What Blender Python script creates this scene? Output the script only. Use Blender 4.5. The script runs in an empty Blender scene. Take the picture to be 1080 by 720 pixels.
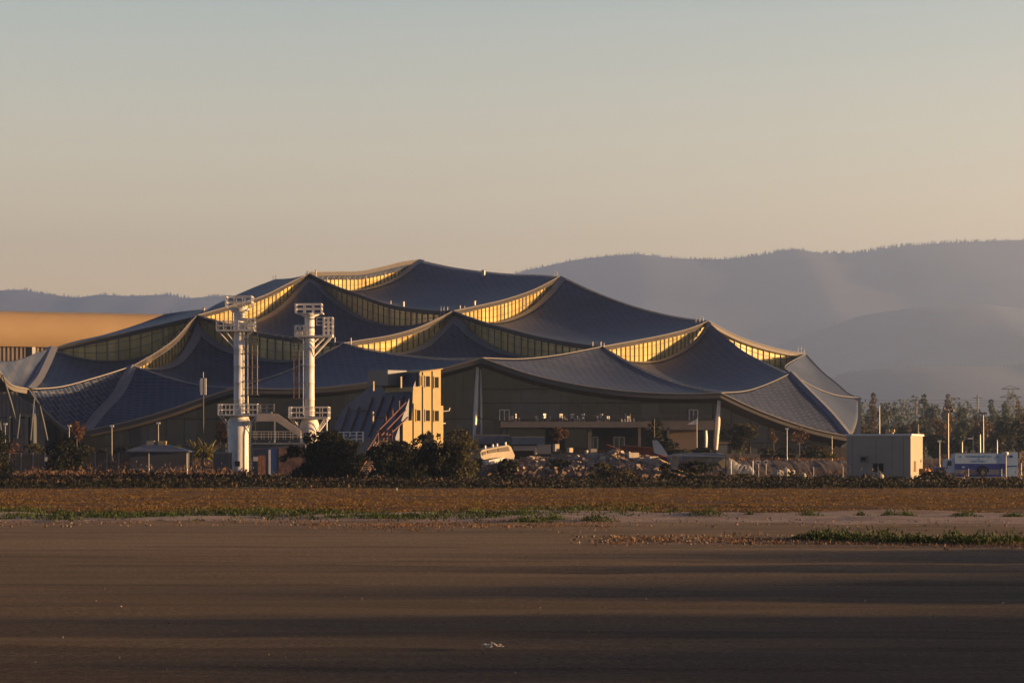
import bpy, math, random
import numpy as np
from mathutils import Vector, Matrix
S = bpy.context.scene
COL = S.collection
R = math.radians
F = 2550.0      # focal length in photo pixels (1080 wide)
H = 2.6         # eye height
HY = 482.0      # horizon row of the photo
# ------------------------------------------------------------------ camera
cam = bpy.data.cameras.new("camera"); camo = bpy.data.objects.new("camera", cam); COL.objects.link(camo)
S.camera = camo
cam.sensor_width = 36; cam.lens = 85; cam.shift_y = (HY - 360) / 1080
cam.clip_start = 0.5; cam.clip_end = 60000
camo.location = (0, 0, H); camo.rotation_euler = (R(90), 0, 0)
# ------------------------------------------------------------------ light
SUN_EL, SUN_AZ = 5.0, 93.0
w = bpy.data.worlds.new("World"); S.world = w; w.use_nodes = True
wn = w.node_tree.nodes; wl = w.node_tree.links
sk = wn.new('ShaderNodeTexSky'); sk.sky_type = 'NISHITA'; sk.sun_disc = False
sk.sun_elevation = R(SUN_EL); sk.sun_rotation = R(SUN_AZ); sk.dust_density = 1.0; sk.air_density = 1.0; sk.ozone_density = 1.0
geo = wn.new('ShaderNodeTexCoord'); sep = wn.new('ShaderNodeSeparateXYZ'); wl.new(geo.outputs['Generated'], sep.inputs[0])
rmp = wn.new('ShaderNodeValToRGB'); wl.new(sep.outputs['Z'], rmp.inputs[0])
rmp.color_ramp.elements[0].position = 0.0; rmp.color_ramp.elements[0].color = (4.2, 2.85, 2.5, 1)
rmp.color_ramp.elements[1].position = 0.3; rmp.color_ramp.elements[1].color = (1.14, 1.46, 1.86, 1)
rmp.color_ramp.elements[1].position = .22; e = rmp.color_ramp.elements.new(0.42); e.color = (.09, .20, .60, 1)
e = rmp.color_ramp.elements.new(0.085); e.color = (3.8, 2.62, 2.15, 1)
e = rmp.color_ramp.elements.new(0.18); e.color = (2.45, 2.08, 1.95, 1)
mx = wn.new('ShaderNodeMix'); mx.data_type = 'RGBA'; mx.blend_type = 'MULTIPLY'; mx.inputs[0].default_value = 1
wl.new(sk.outputs[0], mx.inputs[6]); wl.new(rmp.outputs[0], mx.inputs[7])
def _mr(sock, a, b, c, d):
    k = wn.new('ShaderNodeMapRange'); k.interpolation_type = 'SMOOTHSTEP'; wl.new(sock, k.inputs[0])
    for i, v in enumerate((a, b, c, d)): k.inputs[i + 1].default_value = v
    return k.outputs[0]
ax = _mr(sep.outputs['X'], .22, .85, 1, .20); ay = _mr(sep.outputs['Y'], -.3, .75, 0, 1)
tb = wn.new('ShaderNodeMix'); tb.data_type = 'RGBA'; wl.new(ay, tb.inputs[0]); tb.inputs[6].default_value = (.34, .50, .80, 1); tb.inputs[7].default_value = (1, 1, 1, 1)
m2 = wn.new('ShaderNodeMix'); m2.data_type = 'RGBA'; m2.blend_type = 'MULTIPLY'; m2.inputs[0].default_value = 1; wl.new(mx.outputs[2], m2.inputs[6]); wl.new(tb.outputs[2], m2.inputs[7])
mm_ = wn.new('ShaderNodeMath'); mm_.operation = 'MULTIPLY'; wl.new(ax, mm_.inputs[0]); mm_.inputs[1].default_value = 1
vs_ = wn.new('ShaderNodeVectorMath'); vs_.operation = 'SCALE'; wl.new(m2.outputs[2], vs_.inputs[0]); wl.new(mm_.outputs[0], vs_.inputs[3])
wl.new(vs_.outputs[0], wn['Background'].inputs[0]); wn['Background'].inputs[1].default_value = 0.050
sun = bpy.data.lights.new("sun", 'SUN'); sun.energy = 5.0; sun.angle = R(0.6); sun.color = (1.0, 0.58, 0.26)
suno = bpy.data.objects.new("sun", sun); COL.objects.link(suno)
sd = Vector((math.sin(R(SUN_AZ)) * math.cos(R(SUN_EL)), math.cos(R(SUN_AZ)) * math.cos(R(SUN_EL)), math.sin(R(SUN_EL))))
suno.rotation_euler = sd.to_track_quat('Z', 'Y').to_euler()
S.view_settings.view_transform = 'Standard'; S.view_settings.look = 'None'
S.view_settings.exposure = 1.85; S.view_settings.gamma = 1.0
try: S.view_settings.use_curve_mapping = False
except Exception: pass
S.cycles.volume_bounces = 1; S.cycles.max_bounces = 5; S.cycles.use_denoising = True
# ------------------------------------------------------------------ helpers
def W(px, py, d):
    """pixel of the photo at depth d -> world point"""
    return Vector(((px - 540) / F * d, d, H + (HY - py) / F * d))
def zat(py, d): return H + (HY - py) / F * d
def xat(px, d): return (px - 540) / F * d
def gz(y):
    t = min(max((y - 318) / 60, 0), 1); return 2.2 * t * t * (3 - 2 * t)

def tag(o, label=None, cat=None, group=None, kind=None):
    if label: o['label'] = label
    if cat: o['category'] = cat
    if group: o['group'] = group
    if kind: o['kind'] = kind
    return o
def empty(name, loc, rz=0, label=None, cat=None, group=None, kind=None):
    o = bpy.data.objects.new(name, None); COL.objects.link(o)
    o.location = loc; o.rotation_euler = (0, 0, rz); o.empty_display_size = 0.5
    return tag(o, label, cat, group, kind)
def root_loc(o):
    l = Vector((0, 0, 0))
    while o is not None: l += o.location; o = o.parent
    return l
class MB:
    def __init__(s): s.v = []; s.f = []; s.m = []; s.smooth = []
    def add(s, vs, fs, m=0, sm=False):
        b = len(s.v); s.v += [tuple(p) for p in vs]; s.f += [tuple(i + b for i in f) for f in fs]
        s.m += [m] * len(fs); s.smooth += [sm] * len(fs); return s
    def box(s, c, d, rz=0, m=0, ry=0, rx=0):
        M = Matrix.Translation(c) @ Matrix.Rotation(rz, 4, 'Z') @ Matrix.Rotation(ry, 4, 'Y') @ Matrix.Rotation(rx, 4, 'X')
        vs = [M @ Vector((d[0] / 2 * i, d[1] / 2 * j, d[2] / 2 * k)) for i in (-1, 1) for j in (-1, 1) for k in (-1, 1)]
        return s.add(vs, [(0, 1, 3, 2), (4, 6, 7, 5), (0, 4, 5, 1), (2, 3, 7, 6), (0, 2, 6, 4), (1, 5, 7, 3)], m)
    def bx(s, x0, x1, y0, y1, z0, z1, m=0): return s.box(((x0 + x1) / 2, (y0 + y1) / 2, (z0 + z1) / 2), (x1 - x0, y1 - y0, z1 - z0), 0, m)
    def cyl(s, p0, p1, r0, r1=None, n=10, m=0, cap=True, sm=True):
        p0 = Vector(p0); p1 = Vector(p1); r1 = r0 if r1 is None else r1
        ax = (p1 - p0)
        if ax.length < 1e-6: return s
        q = ax.to_track_quat('Z', 'Y'); vs = []
        for p, r in ((p0, r0), (p1, r1)):
            for i in range(n):
                a = 2 * math.pi * i / n; vs.append(p + q @ Vector((r * math.cos(a), r * math.sin(a), 0)))
        fs = [(i, (i + 1) % n, n + (i + 1) % n, n + i) for i in range(n)]
        s.add(vs, fs, m, sm)
        if cap: s.add(vs, [tuple(range(n - 1, -1, -1)), tuple(range(n, 2 * n))], m)
        return s
    def tube(s, pts, r, n=5, m=0):
        for a, b in zip(pts, pts[1:]): s.cyl(a, b, r, r, n, m)
        return s
    def lathe(s, c, prof, n=20, m=0):
        c = Vector(c); vs = []
        for r, z in prof:
            for i in range(n):
                a = 2 * math.pi * i / n; vs.append(c + Vector((r * math.cos(a), r * math.sin(a), z)))
        fs = [(k * n + i, k * n + (i + 1) % n, (k + 1) * n + (i + 1) % n, (k + 1) * n + i) for k in range(len(prof) - 1) for i in range(n)]
        fs2 = [tuple(range(n - 1, -1, -1)), tuple((len(prof) - 1) * n + i for i in range(n))]
        s.add(vs, fs, m, True); return s.add(vs, fs2, m)
    def prism(s, prof, fn, t0, t1, m=0):
        """prof: list of 2-D points, fn(u,v,t)->3D"""
        n = len(prof); vs = [fn(u, v, t0) for u, v in prof] + [fn(u, v, t1) for u, v in prof]
        fs = [(i, (i + 1) % n, n + (i + 1) % n, n + i) for i in range(n)] + [tuple(range(n - 1, -1, -1)), tuple(range(n, 2 * n))]
        return s.add(vs, fs, m)
    def grid(s, P, m=0, sm=True, flip=False):
        nr = len(P); nc = len(P[0]); vs = [p for r in P for p in r]
        fs = [(i * nc + j, i * nc + j + 1, (i + 1) * nc + j + 1, (i + 1) * nc + j) for i in range(nr - 1) for j in range(nc - 1)]
        if flip: fs = [f[::-1] for f in fs]
        return s.add(vs, fs, m, sm)
    def build(s, name, mats, parent=None, world=False, fixn=True, **kw):
        if not isinstance(mats, (list, tuple)): mats = [mats]
        off = root_loc(parent) if (parent is not None and world) else Vector((0, 0, 0))
        me = bpy.data.meshes.new(name)
        me.from_pydata([(a - off.x, b - off.y, c - off.z) for a, b, c in s.v], [], s.f)
        for mt in mats: me.materials.append(mt)
        me.polygons.foreach_set('material_index', s.m); me.polygons.foreach_set('use_smooth', s.smooth)
        me.update()
        o = bpy.data.objects.new(name, me); COL.objects.link(o); o.parent = parent
        return tag(o, **kw)
def part_copy(o, parent):
    c = o.copy(); COL.objects.link(c); c.parent = parent
    for ch in [x for x in bpy.data.objects if x.parent == o]: part_copy(ch, c)
    return c
ORD = 'first second third fourth fifth sixth seventh eighth ninth tenth eleventh twelfth thirteenth fourteenth fifteenth sixteenth'.split()
def copy_tree(o, loc, rz=0, label=None, scale=None):
    c = o.copy(); COL.objects.link(c); c.location = loc; c.rotation_euler = (0, 0, rz)
    if scale is not None: c.scale = scale if isinstance(scale, tuple) else (scale,) * 3
    if label: c['label'] = label
    def rec(a, b):
        for ch in list(a.children):
            if ch.name not in bpy.data.objects: continue
            d = ch.copy(); COL.objects.link(d); d.parent = b; rec(ch, d)
    rec(o, c); return c
# ---- materials
MATS = {}
def mat(name, col, rough=0.7, metal=0.0, var=0.0, vscale=1.0, col2=None, bump=0.0, bscale=5.0, island=0.0, spec=0.5, stretch=(1, 1, 1), coat=0):
    m = bpy.data.materials.new(name); m.use_nodes = True
    nt = m.node_tree; n = nt.nodes; l = nt.links; b = n['Principled BSDF']
    b.inputs['Roughness'].default_value = rough; b.inputs['Metallic'].default_value = metal
    b.inputs['Specular IOR Level'].default_value = spec
    if coat: b.inputs['Coat Weight'].default_value = coat
    b.inputs['Base Color'].default_value = (*col, 1)
    tc = n.new('ShaderNodeTexCoord'); mp = n.new('ShaderNodeMapping'); l.new(tc.outputs['Object'], mp.inputs[0]); mp.inputs['Scale'].default_value = stretch
    src = None
    if var > 0 or col2:
        nz = n.new('ShaderNodeTexNoise'); nz.inputs['Scale'].default_value = vscale; nz.inputs['Detail'].default_value = 6; nz.inputs['Roughness'].default_value = .65
        l.new(mp.outputs[0], nz.inputs['Vector'])
        cr = n.new('ShaderNodeValToRGB'); l.new(nz.outputs[0], cr.inputs[0])
        c2 = col2 or tuple(c * (1 - var) for c in col); c1 = col if col2 else tuple(min(1, c * (1 + var)) for c in col)
        cr.color_ramp.elements[0].position = .35; cr.color_ramp.elements[0].color = (*c2, 1)
        cr.color_ramp.elements[1].position = .65; cr.color_ramp.elements[1].color = (*c1, 1)
        src = cr.outputs[0]
    if island > 0:
        g = n.new('ShaderNodeNewGeometry'); hs = n.new('ShaderNodeHueSaturation')
        mr = n.new('ShaderNodeMapRange'); l.new(g.outputs['Random Per Island'], mr.inputs[0]); mr.inputs[3].default_value = 1 - island; mr.inputs[4].default_value = 1 + island
        l.new(mr.outputs[0], hs.inputs['Value'])
        mh = n.new('ShaderNodeMapRange'); l.new(g.outputs['Random Per Island'], mh.inputs[0]); mh.inputs[3].default_value = .47; mh.inputs[4].default_value = .52
        l.new(mh.outputs[0], hs.inputs['Hue'])
        if src: l.new(src, hs.inputs['Color'])
        else: hs.inputs['Color'].default_value = (*col, 1)
        src = hs.outputs[0]
    if src: l.new(src, b.inputs['Base Color'])
    if bump > 0:
        nb = n.new('ShaderNodeTexNoise'); nb.inputs['Scale'].default_value = bscale; nb.inputs['Detail'].default_value = 5
        l.new(mp.outputs[0], nb.inputs['Vector']); bp = n.new('ShaderNodeBump'); bp.inputs['Strength'].default_value = bump; bp.inputs['Distance'].default_value = .2
        l.new(nb.outputs[0], bp.inputs['Height']); l.new(bp.outputs[0], b.inputs['Normal'])
    MATS[name] = m; return m
def leaf(name, col, island=.45):
    m = mat(name, col, .65, island=island, var=.35, vscale=.35, spec=.25)
    nt = m.node_tree; b = nt.nodes['Principled BSDF']
    tr = nt.nodes.new('ShaderNodeBsdfTranslucent'); ms = nt.nodes.new('ShaderNodeMixShader'); ms.inputs[0].default_value = .3
    out = [x for x in nt.nodes if x.type == 'OUTPUT_MATERIAL'][0]
    src = b.inputs['Base Color'].links[0].from_socket; nt.links.new(src, tr.inputs[0])
    nt.links.new(b.outputs[0], ms.inputs[1]); nt.links.new(tr.outputs[0], ms.inputs[2]); nt.links.new(ms.outputs[0], out.inputs[0]); return m
rng = np.random.default_rng(7)
random.seed(5)
def leafmesh(name, C, size, material, parent=None, up=0.0, aspect=0.6, **kw):
    """C: Nx3 centres (local), size: N ; random oriented leaf-shaped quads"""
    C = np.asarray(C, float); N = len(C); size = np.broadcast_to(size, (N,))
    a = rng.normal(size=(N, 3)); a[:, 2] += up * np.sign(a[:, 2] + 1e-9) * 1.0 if up else 0
    if up: a[:, 2] = np.abs(a[:, 2])
    a /= np.linalg.norm(a, axis=1)[:, None]
    b = np.cross(a, rng.normal(size=(N, 3))); b /= np.linalg.norm(b, axis=1)[:, None]
    a *= size[:, None] * .5; b *= (size * aspect)[:, None] * .5
    V = np.stack([C - a, C + b - a * .1, C + a, C - b - a * .1], 1).reshape(-1, 3)
    me = bpy.data.meshes.new(name); me.vertices.add(4 * N); me.vertices.foreach_set('co', V.ravel())
    me.loops.add(4 * N); me.loops.foreach_set('vertex_index', np.arange(4 * N)); me.polygons.add(N)
    me.polygons.foreach_set('loop_start', np.arange(0, 4 * N, 4)); me.polygons.foreach_set('loop_total', np.full(N, 4))
    me.materials.append(material); me.update(calc_edges=True); me.validate()
    o = bpy.data.objects.new(name, me); COL.objects.link(o); o.parent = parent
    return tag(o, **kw)
def blobs(h, wd, z0, n, shape='round'):
    out = []
    for i in range(n):
        t = (i + .5) / n if shape == 'cone' else rng.uniform(0, 1)
        if shape == 'cone': zz = z0 + (h - z0) * (t ** .9); rr = wd / 2 * (1.05 - t) * .55 + .08 * wd; off = wd / 2 * (1.02 - t) * .55
        elif shape == 'column': zz = z0 + (h - z0) * t; rr = wd * .3; off = wd * .22
        elif shape == 'dome': zz = z0 + (h - z0) * (.1 + .62 * t); rr = wd * rng.uniform(.10, .24); off = wd / 2 * math.sqrt(max(.05, 1 - t * .8)) * rng.uniform(.1, .84)
        else: zz = z0 + (h - z0) * (.18 + .64 * t); rr = wd * rng.uniform(.10, .25); off = wd / 2 * math.sin(math.pi * (.15 + .7 * t)) * rng.uniform(.1, .85)
        a = rng.uniform(0, 2 * math.pi)
        out.append((off * math.cos(a), off * math.sin(a), zz, rr, rr * rng.uniform(.75, 1.1) * (min(1.3, (h - z0) / wd) if shape != 'cone' else .9)))
    return out
def fill(bl, per, hmax=None, zmin=0.05):
    P = []
    for (x, y, z, r, rz) in bl:
        n = int(per * (r ** 2)); n = max(n, 12)
        d = rng.normal(size=(n, 3)); d /= np.linalg.norm(d, axis=1)[:, None]
        rad = (rng.uniform(.45, 1.0, n) ** .6) * (1 + .25 * rng.random(n) ** 6)
        P.append(np.stack([x + d[:, 0] * rad * r, y + d[:, 1] * rad * r, z + d[:, 2] * rad * rz], 1))
    P = np.concatenate(P); P = P[P[:, 2] > zmin]
    return P
# ------------------------------------------------------------------ materials
M_trim = mat('pale_trim', (.22, .21, .20), .4, .35)
M_flash = mat('grey_flashing', (.20, .20, .205), .5, .3, var=.12, vscale=.6)
M_soff = mat('soffit_panel', (.06, .053, .05), .6, var=.1, vscale=.5)
M_mull = mat('window_mullion', (.10, .082, .055), .5)
M_mullp = mat('pale_mullion', (.25, .22, .18), .5)
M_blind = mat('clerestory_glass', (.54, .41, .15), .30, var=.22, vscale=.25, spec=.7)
M_glass = mat('facade_glass', (.026, .034, .048), .12, var=.35, vscale=.12, spec=.4)
M_glassg = mat('green_glass', (.03, .05, .05), .15, var=.2, vscale=.4)
M_dark = mat('dark_recess', (.012, .012, .014), .8, spec=.1)
M_conc = mat('concrete', (.16, .14, .125), .85, var=.15, vscale=.8)
M_white = mat('white_paint', (.62, .60, .57), .5, var=.10, vscale=.7)
M_whitesteel = mat('aged_white_steel', (.70, .69, .67), .5, col2=(.52, .50, .46), vscale=1.1, stretch=(1, 1, .25))
M_red = mat('dark_red_steel', (.075, .018, .014), .6, var=.2, vscale=2)
M_gold = mat('cream_wall_paint', (.40, .31, .145), .75, col2=(.34, .26, .12), vscale=.8)
M_bluegrey = mat('blue_grey_roof', (.035, .05, .085), .45, .1, var=.15, vscale=.4)
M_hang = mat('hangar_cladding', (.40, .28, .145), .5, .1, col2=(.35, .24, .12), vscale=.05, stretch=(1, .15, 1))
M_slat = mat('hangar_slats', (.20, .16, .12), .6, var=.15, vscale=.3)
def roofmat():
    m = bpy.data.materials.new('dragon_scale_roof'); m.use_nodes = True; nt = m.node_tree; n = nt.nodes; l = nt.links; b = n['Principled BSDF']
    tc = n.new('ShaderNodeTexCoord'); mp = n.new('ShaderNodeMapping'); l.new(tc.outputs['Object'], mp.inputs[0]); mp.inputs['Rotation'].default_value = (0, 0, R(38))
    br = n.new('ShaderNodeTexBrick'); l.new(mp.outputs[0], br.inputs['Vector']); br.inputs['Scale'].default_value = 1.0
    br.inputs['Brick Width'].default_value = 1.9; br.inputs['Row Height'].default_value = .95; br.inputs['Mortar Size'].default_value = .10
    br.inputs['Color1'].default_value = (.013, .029, .070, 1); br.inputs['Color2'].default_value = (.036, .055, .110, 1); br.inputs['Mortar'].default_value = (.12, .115, .11, 1)
    br.inputs['Bias'].default_value = -.1
    nz = n.new('ShaderNodeTexNoise'); nz.inputs['Scale'].default_value = .06; l.new(tc.outputs['Object'], nz.inputs['Vector']); nz.inputs['Detail'].default_value = 4
    mr = n.new('ShaderNodeMapRange'); l.new(nz.outputs[0], mr.inputs[0]); mr.inputs[1].default_value = .3; mr.inputs[2].default_value = .7; mr.inputs[3].default_value = .75; mr.inputs[4].default_value = 1.25
    hs = n.new('ShaderNodeHueSaturation'); l.new(br.outputs[0], hs.inputs['Color']); l.new(mr.outputs[0], hs.inputs['Value']); l.new(hs.outputs[0], b.inputs['Base Color'])
    b.inputs['Metallic'].default_value = .0; b.inputs['Specular IOR Level'].default_value = .06
    nr = n.new('ShaderNodeMapRange'); l.new(nz.outputs[0], nr.inputs[0]); nr.inputs[3].default_value = .34; nr.inputs[4].default_value = .52; l.new(nr.outputs[0], b.inputs['Roughness'])
    bp = n.new('ShaderNodeBump'); bp.inputs['Strength'].default_value = .5; bp.inputs['Distance'].default_value = .12; l.new(br.outputs['Fac'], bp.inputs['Height']); bp.invert = True
    l.new(bp.outputs[0], b.inputs['Normal']); return m
M_roof = roofmat()
def panelvar(m, w_, h_, lo, hi, rot=True):
    nt = m.node_tree; n = nt.nodes; l = nt.links; b = n['Principled BSDF']; tc = n.new('ShaderNodeTexCoord'); sp = n.new('ShaderNodeSeparateXYZ'); l.new(tc.outputs['Object'], sp.inputs[0])
    cb = n.new('ShaderNodeCombineXYZ'); l.new(sp.outputs['X'], cb.inputs[0]); l.new(sp.outputs['Z'], cb.inputs[1])
    br = n.new('ShaderNodeTexBrick'); l.new(cb.outputs[0], br.inputs['Vector']); br.offset = 0; br.inputs['Scale'].default_value = 1; br.inputs['Brick Width'].default_value = w_; br.inputs['Row Height'].default_value = h_; br.inputs['Mortar Size'].default_value = 0
    br.inputs['Color1'].default_value = (lo, lo, lo, 1); br.inputs['Color2'].default_value = (hi, hi, hi, 1)
    mm = n.new('ShaderNodeMix'); mm.data_type = 'RGBA'; mm.blend_type = 'MULTIPLY'; mm.inputs[0].default_value = 1
    src = b.inputs['Base Color'].links[0].from_socket; l.new(src, mm.inputs[6]); l.new(br.outputs[0], mm.inputs[7]); l.new(mm.outputs[2], b.inputs['Base Color'])
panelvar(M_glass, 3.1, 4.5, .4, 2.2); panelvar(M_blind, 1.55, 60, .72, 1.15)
# ------------------------------------------------------------------ terrain
def groundmat():
    m = bpy.data.materials.new('ground_surface'); m.use_nodes = True; nt = m.node_tree; n = nt.nodes; l = nt.links; b = n['Principled BSDF']
    b.inputs['Roughness'].default_value = .95; b.inputs['Specular IOR Level'].default_value = .15
    tc = n.new('ShaderNodeTexCoord'); sp = n.new('ShaderNodeSeparateXYZ'); l.new(tc.outputs['Object'], sp.inputs[0])
    def noise(scale, st=(1, 1, 1), det=6, rough=.6):
        mp = n.new('ShaderNodeMapping'); l.new(tc.outputs['Object'], mp.inputs[0]); mp.inputs['Scale'].default_value = st
        z = n.new('ShaderNodeTexNoise'); z.inputs['Scale'].default_value = scale; z.inputs['Detail'].default_value = det; z.inputs['Roughness'].default_value = rough; l.new(mp.outputs[0], z.inputs['Vector']); return z.outputs[0]
    def ramp(src, pts):
        r = n.new('ShaderNodeValToRGB'); l.new(src, r.inputs[0]); el = r.color_ramp.elements
        el[0].position = pts[0][0]; el[0].color = (*pts[0][1], 1); el[1].position = pts[-1][0]; el[1].color = (*pts[-1][1], 1)
        for p, c in pts[1:-1]: k = el.new(p); k.color = (*c, 1)
        return r.outputs[0]
    def mth(op, a, b_, c=None):
        k = n.new('ShaderNodeMath'); k.operation = op
        for i, s in enumerate([a, b_] + ([c] if c is not None else [])):
            if isinstance(s, (int, float)): k.inputs[i].default_value = s
            else: l.new(s, k.inputs[i])
        return k.outputs[0]
    def mix(f, a, b_):
        k = n.new('ShaderNodeMix'); k.data_type = 'RGBA'
        if isinstance(f, float): k.inputs[0].default_value = f
        else: l.new(f, k.inputs[0])
        l.new(a, k.inputs[6]); l.new(b_, k.inputs[7]); return k.outputs[2]
    g = lambda v: (v, v, v)
    # apron: worn asphalt and dust with long wash streaks running across the view
    fine = noise(9, det=10, rough=.75); streak = noise(.55, (.035, 1, 1), 5); patch = noise(.05, (.35, 1, 1), 4)
    base = ramp(streak, [(.30, (.085, .058, .032)), (.48, (.155, .112, .064)), (.60, (.120, .086, .050)), (.72, (.195, .148, .090))])
    base2 = ramp(patch, [(.3, g(.72)), (.7, g(1.15))]); sp1 = ramp(fine, [(.32, g(.45)), (.52, g(.95)), (.70, g(1.6))])
    def mul(a, b_):
        k = n.new('ShaderNodeMix'); k.data_type = 'RGBA'; k.blend_type = 'MULTIPLY'; k.inputs[0].default_value = 1; l.new(a, k.inputs[6]); l.new(b_, k.inputs[7]); return k.outputs[2]
    apron = mul(mul(base, base2), sp1)
    vo = n.new('ShaderNodeTexVoronoi'); vo.feature = 'DISTANCE_TO_EDGE'; vo.inputs['Scale'].default_value = .16
    vm = n.new('ShaderNodeMapping'); l.new(tc.outputs['Object'], vm.inputs[0]); wv = n.new('ShaderNodeMix'); wv.data_type = 'VECTOR'; wv.inputs[0].default_value = .06
    nn_ = n.new('ShaderNodeTexNoise'); nn_.inputs['Scale'].default_value = .8; nn_.inputs['Detail'].default_value = 8; l.new(tc.outputs['Object'], nn_.inputs['Vector'])
    l.new(vm.outputs[0], wv.inputs[4]); l.new(nn_.outputs['Color'], wv.inputs[5]); l.new(wv.outputs[1], vo.inputs['Vector'])
    crk = ramp(vo.outputs[0], [(.0, g(.55)), (.006, g(1.0))])
    apron = mul(apron, ramp(noise(.12, (.05, 6, 1), 3), [(.38, g(.70)), (.46, g(1.0)), (.60, g(1.0)), (.66, g(1.18))]))
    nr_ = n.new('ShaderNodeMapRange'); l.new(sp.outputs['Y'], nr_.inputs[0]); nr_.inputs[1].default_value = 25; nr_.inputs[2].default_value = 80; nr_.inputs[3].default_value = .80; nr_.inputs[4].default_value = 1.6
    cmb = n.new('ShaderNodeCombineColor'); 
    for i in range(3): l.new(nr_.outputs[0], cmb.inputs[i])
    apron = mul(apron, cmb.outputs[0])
    # mud flat / gravel
    apron = mul(apron, ramp(noise(28, (1, 1, 1), 4, .8), [(.38, g(.62)), (.5, g(1.0)), (.62, g(1.55))]))
    mud = mul(ramp(noise(.8, (.3, 1, 1), 6), [(.3, (.24, .18, .14)), (.7, (.46, .38, .31))]), sp1)
    # dirt under the pickleweed
    rust = mul(ramp(noise(.25, (.12, 1, 1), 8, .7), [(.28, (.03, .018, .01)), (.42, (.09, .042, .014)), (.55, (.14, .07, .02)), (.72, (.17, .10, .035))]), sp1)
    back = ramp(noise(.4, (.3, 1, 1), 6), [(.3, (.05, .035, .025)), (.7, (.15, .10, .065))])
    wob = mth('MULTIPLY', mth('SUBTRACT', noise(.06, (.5, 1, 1), 5), .5), 26)
    wob2 = mth('MULTIPLY', mth('SUBTRACT', noise(.35, (.35, 1, 1), 5), .5), 10)
    Y = mth('ADD', mth('ADD', sp.outputs['Y'], wob), wob2)
    def step(e0, e1):
        k = n.new('ShaderNodeMapRange'); l.new(Y, k.inputs[0]); k.inputs[1].default_value = e0; k.inputs[2].default_value = e1; return k.outputs[0]
    c = mix(step(92, 98), apron, mud); c = mix(step(112, 117), c, rust); c = mix(step(196, 205), c, back)
    l.new(c, b.inputs['Base Color'])
    bp = n.new('ShaderNodeBump'); bp.inputs['Strength'].default_value = .35; bp.inputs['Distance'].default_value = .03; l.new(fine, bp.inputs['Height']); l.new(bp.outputs[0], b.inputs['Normal'])
    return m
M_ground = groundmat()
def nz2(x, y, s, seed=0):
    return (np.sin(x * s * 1.3 + seed) * np.cos(y * s * 1.7 + seed * 2) + .5 * np.sin(x * s * 3.1 + y * s * 2.3 + seed * 3) + .3 * np.sin(x * s * 6.7 - y * s * 5.1 + seed))
ys = np.concatenate([[-140], np.arange(-40, 20, 10), np.arange(20, 130, 1.2), np.arange(130, 300, 4), np.arange(300, 440, 5), [500, 700, 1000, 1500, 2500, 4000, 8000, 12400]])
xs = np.concatenate([[-3400, -1500, -600, -300, -180, -120, -80], np.arange(-60, 61, 2.0), [80, 120, 180, 300, 600, 1500, 3400]])
gb = MB()
P = []
for y in ys:
    row = []
    for x in xs:
        z = gz(y)
        if 20 < y < 120 and abs(x) < 61: z += .035 * nz2(x * .35, y, .9, 1) * (1 if y < 92 else 2)
        if 100 < y < 330 and abs(x) < 61: z += .08 * nz2(x, y, .3, 4)
        row.append((x, y, z))
    P.append(row)
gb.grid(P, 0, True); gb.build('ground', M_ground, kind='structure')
# ------------------------------------------------------------------ hills with their redwood skyline
def interp(px, pts):
    xs_, ys_ = zip(*pts); return np.interp(px, xs_, ys_)
M_hill = mat('haze_tinted_hillside', (.058, .068, .105), .95, var=.35, vscale=.004, bump=0)  # haze partly painted in: wooded slopes given a paler, bluer base colour
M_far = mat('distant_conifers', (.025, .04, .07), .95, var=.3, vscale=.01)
def ridge(d, pts, wfront, seed, amp):
    pxs = np.arange(-290, 1370, 9); rows = []
    for k, t in enumerate(np.linspace(-1, .8, 22)):
        dd = d + t * wfront; row = []
        for px in pxs:
            crest = interp(px, pts); zc = (HY - crest) / F * d
            sh = (1 - abs(t) ** 1.35) if t < 0 else (1 - .6 * t)
            xx = (px - 540) / F * d
            nn = float(nz2(np.float64(xx), np.float64(dd), .0022, seed)) * amp * (1 - abs(abs(t) - .5) * 2) if abs(t) < 1 else 0
            row.append((xx, dd, max(-2, zc * sh + nn * zc * .35)))
        rows.append(row)
    return rows
RA = [(-500, 330), (-100, 312), (0, 305), (30, 304), (60, 310), (90, 313), (110, 309), (140, 311), (180, 309), (200, 313), (230, 310), (280, 315), (420, 320), (500, 300), (555, 284), (600, 274), (640, 269), (670, 266), (700, 270), (740, 272), (770, 271), (800, 267), (820, 263), (835, 261), (860, 265), (900, 265), (930, 259), (990, 254), (1050, 252), (1080, 252), (1200, 246), (1640, 280)]
RB = [(-500, 480), (500, 470), (700, 410), (760, 380), (830, 358), (900, 332), (960, 322), (1030, 318), (1080, 324), (1250, 310), (1640, 350)]
RC = [(-500, 482), (700, 470), (800, 430), (860, 402), (890, 391), (920, 387), (960, 384), (1000, 383), (1050, 384), (1080, 381), (1200, 372), (1640, 400)]
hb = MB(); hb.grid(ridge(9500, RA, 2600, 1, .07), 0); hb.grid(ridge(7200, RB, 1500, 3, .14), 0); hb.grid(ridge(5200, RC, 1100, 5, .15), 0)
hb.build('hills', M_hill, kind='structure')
fb = MB()
for d, pts, n0, lo, hi in ((9500, RA, 2600, 3, 13), (7200, RB, 500, 3, 8), (5200, RC, 900, 3, 8)):
    for i in range(n0):
        px = rng.uniform(-60, 1140)
        if d < 9000 and px < 700: continue
        h = rng.uniform(lo, hi) * (rng.uniform(.5, 1.1)) * (1.25 if rng.random() < .15 else 1); zc = (HY - interp(px, pts)) / F * d
        x = xat(px, d); y = d + rng.uniform(-40, 40)
        fb.cyl((x, y, zc - 12), (x, y, zc - 12 + h + 6), h * rng.uniform(.22, .42), h * .04, 6)
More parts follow.
